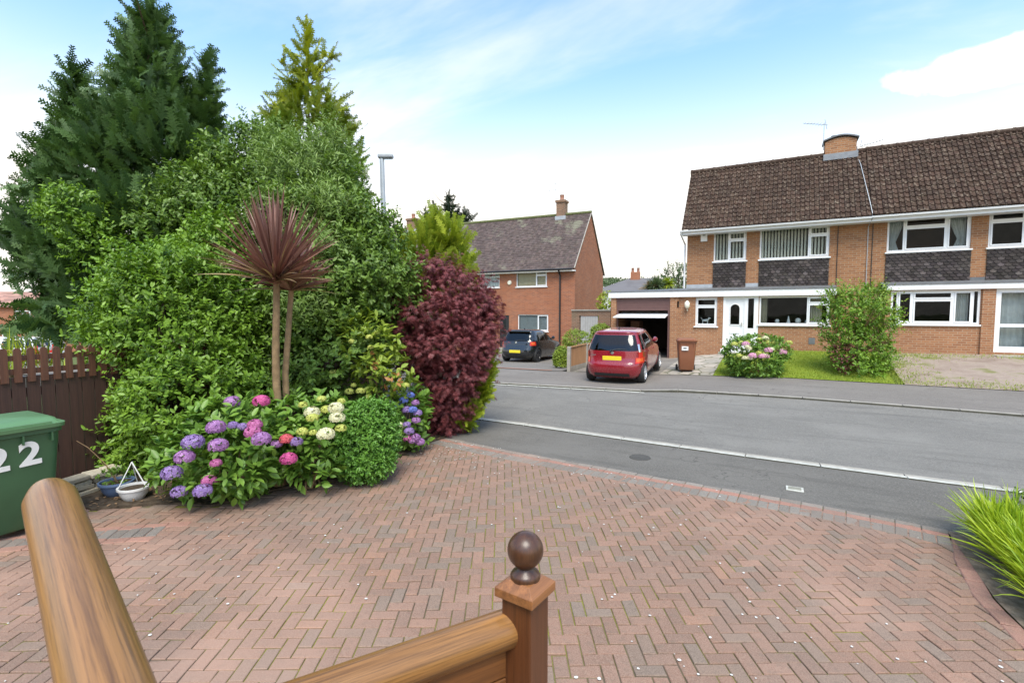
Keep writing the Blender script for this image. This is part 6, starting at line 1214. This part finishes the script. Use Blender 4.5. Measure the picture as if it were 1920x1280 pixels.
trunk(t, (t.location.x, t.location.y, t.location.z), dp(1612, 620, D), .05, .03, 'bark_light', limbs=22, spread=1.2, seed=15); crown(t, lobes, 1700, 'leaf_privet', .08, 7, .2, 73, amp=.3, depth=(.35, 1.05)); crown(t, [PL(1610, 560, D, 60, 28), PL(1640, 600, D, 50, 30)], 260, 'leaf_lime', .07, 6, .25, 74, amp=.3, name='young_shoots', depth=(.3, 1.1)); crown(t, [PL(1582, 668, D-.2, 18, 26)], 150, 'leaf_maple', .05, 6, .1, 75, name='dark_undergrowth')
for (x, y, D, rx, ry, lab) in ((1052, 673, 18.4, 11, 19, 'small rounded bright green bush at the post end of the low fence'), (1082, 637, 20.5, 27, 15, 'mounded yellow-green bush behind the low fence by the red gable'), (1126, 622, 21.5, 17, 12, 'yellow-green bush before the grey side gate')):
    zb = float(tz(*dp(x, y, D)[:2])); p = dp(x, y, D); t = thing('golden_bush', lab, 'bush', (p[0], p[1], zb), group='golden bushes by the low fence'); crown(t, [PL(x, y, D, rx, ry), (np.array([p[0], p[1], zb+.3]), (rx*.9*D/FPX, rx*.9*D/FPX, .4))], 900, 'leaf_lime', .055, 8, .12, 80+x, amp=.15)
    bm = MB(); bm.tube([(p[0], p[1], zb-.05), p], .03, 6); bm.build('stem', 'bark', t)
# behind the garage
D = 27; p = dp(1230, 530, D); t = thing('spiky_palm', 'bushy spiky palm head showing over the garage roof', 'palm', (p[0], p[1], .1)); n_ = 320; a = rng.uniform(0, 6.28, n_); el = rng.uniform(-.5, 1.5, n_); dv = np.c_[np.cos(a)*np.cos(el), np.sin(a)*np.cos(el), np.sin(el)]
blades(t, 'leaf_head', 'leaf_far', p-[0, 0, .25], dv, rng.uniform(.7, 1.0, n_), .03, rng.uniform(.1, .5, n_), rng.random(n_), 5); k = 80; blades(t, 'dead_leaves', 'leaf_cordyline_edge', p-[.35, 0, .3], dv[:k], .75, .03, .4, rng.random(k), 5); q = dp(1252, 533, D); blades(t, 'leaf_head', 'leaf_thuja', q, dv[:150], .55, .03, .2, rng.random(150), 5)
bm = MB(); bm.tube([(p[0], p[1], 0), p], .12, 8); bm.tube([(p[0], p[1], 1.2), q], .08, 8); bm.build('trunk', 'bark', t)
D = 36; p = dp(1272, 520, D); t = thing('grey_green_tree', 'pale grey-green open tree behind the garage beside the tan house', 'tree', (p[0], p[1], 0)); trunk(t, (p[0], p[1], 0), p, .15, .06, limbs=10, spread=1.6); crown(t, [PL(1272, 522, D, 28, 20), PL(1258, 535, D, 20, 14), PL(1290, 530, D, 24, 26), PL(1268, 545, D, 30, 16)], 520, 'leaf_far', .17, 6, .45, 91, amp=.3, depth=(.4, 1.1))
D = 29; p = dp(1137, 570, D); t = thing('far_hedge', 'slice of bright green hedge between the red gable and the garage', 'hedge', (p[0], p[1], 0)); crown(t, [PL(1137, 570, D, 14, 20), PL(1137, 590, D, 14, 20)], 300, 'leaf_thuja', .11, 6, .2, 93)
bm = MB(); bm.tube([(p[0], p[1], -.1), p], .05, 6); bm.build('stem', 'bark', t)
# trees behind the red brick house
D = 46; p = dp(848, 440, D); t = thing('dark_fir', 'dark open-branched fir rising behind the red brick house ridge', 'tree', (p[0], p[1], -.5)); lobes = cone_lobes(dp(840, 366, D), dp(850, 470, D), 46*D/FPX, .1, 7, .8)+[PL(872, 405, D, 12, 8), PL(815, 395, D, 14, 6), PL(876, 412, D, 14, 12)]
trunk(t, (p[0], p[1], -.5), dp(840, 372, D), .3, .05, limbs=12, spread=2.2); sprays(t, lobes, 520, 'leaf_pine', 1.0, 95, .4, .15, out_=1.0, depth=(.2, 1.05))
D = 48; p = dp(797, 440, D); t = thing('dark_fir', 'small dark conifer tip between the far chimney and the yellow conifer', 'tree', (p[0], p[1], -.5)); trunk(t, (p[0], p[1], -.5), dp(797, 400, D), .25, .05, limbs=6, spread=1); sprays(t, cone_lobes(dp(797, 392, D), dp(797, 470, D), 24*D/FPX, .15, 6, .7), 320, 'leaf_pine', .7, 97, .2, .5)
# wooded hill far off
n_ = 260; b = MB(); pts = [PL(1040+1.0*k*1.2+rng.uniform(-4, 4), 534+rng.uniform(-4, 10), 190+rng.uniform(-10, 25), rng.uniform(8, 15), rng.uniform(6, 11)) for k in range(150)]
w_ = thing('far_wood_anchor', '', '', (0, 0, 0)); P_, N_ = lobe_points(pts, 9000, 99, .2, (.8, 1.05)); bpy.data.objects.remove(w_)
scatter('far_wood', P_, nrm(N_+rvec(len(P_))*.6), N_+rvec(len(P_))*.4, .9, LEAF, 'leaf_far', None, rng.random(len(P_)), off=False, kind='stuff')
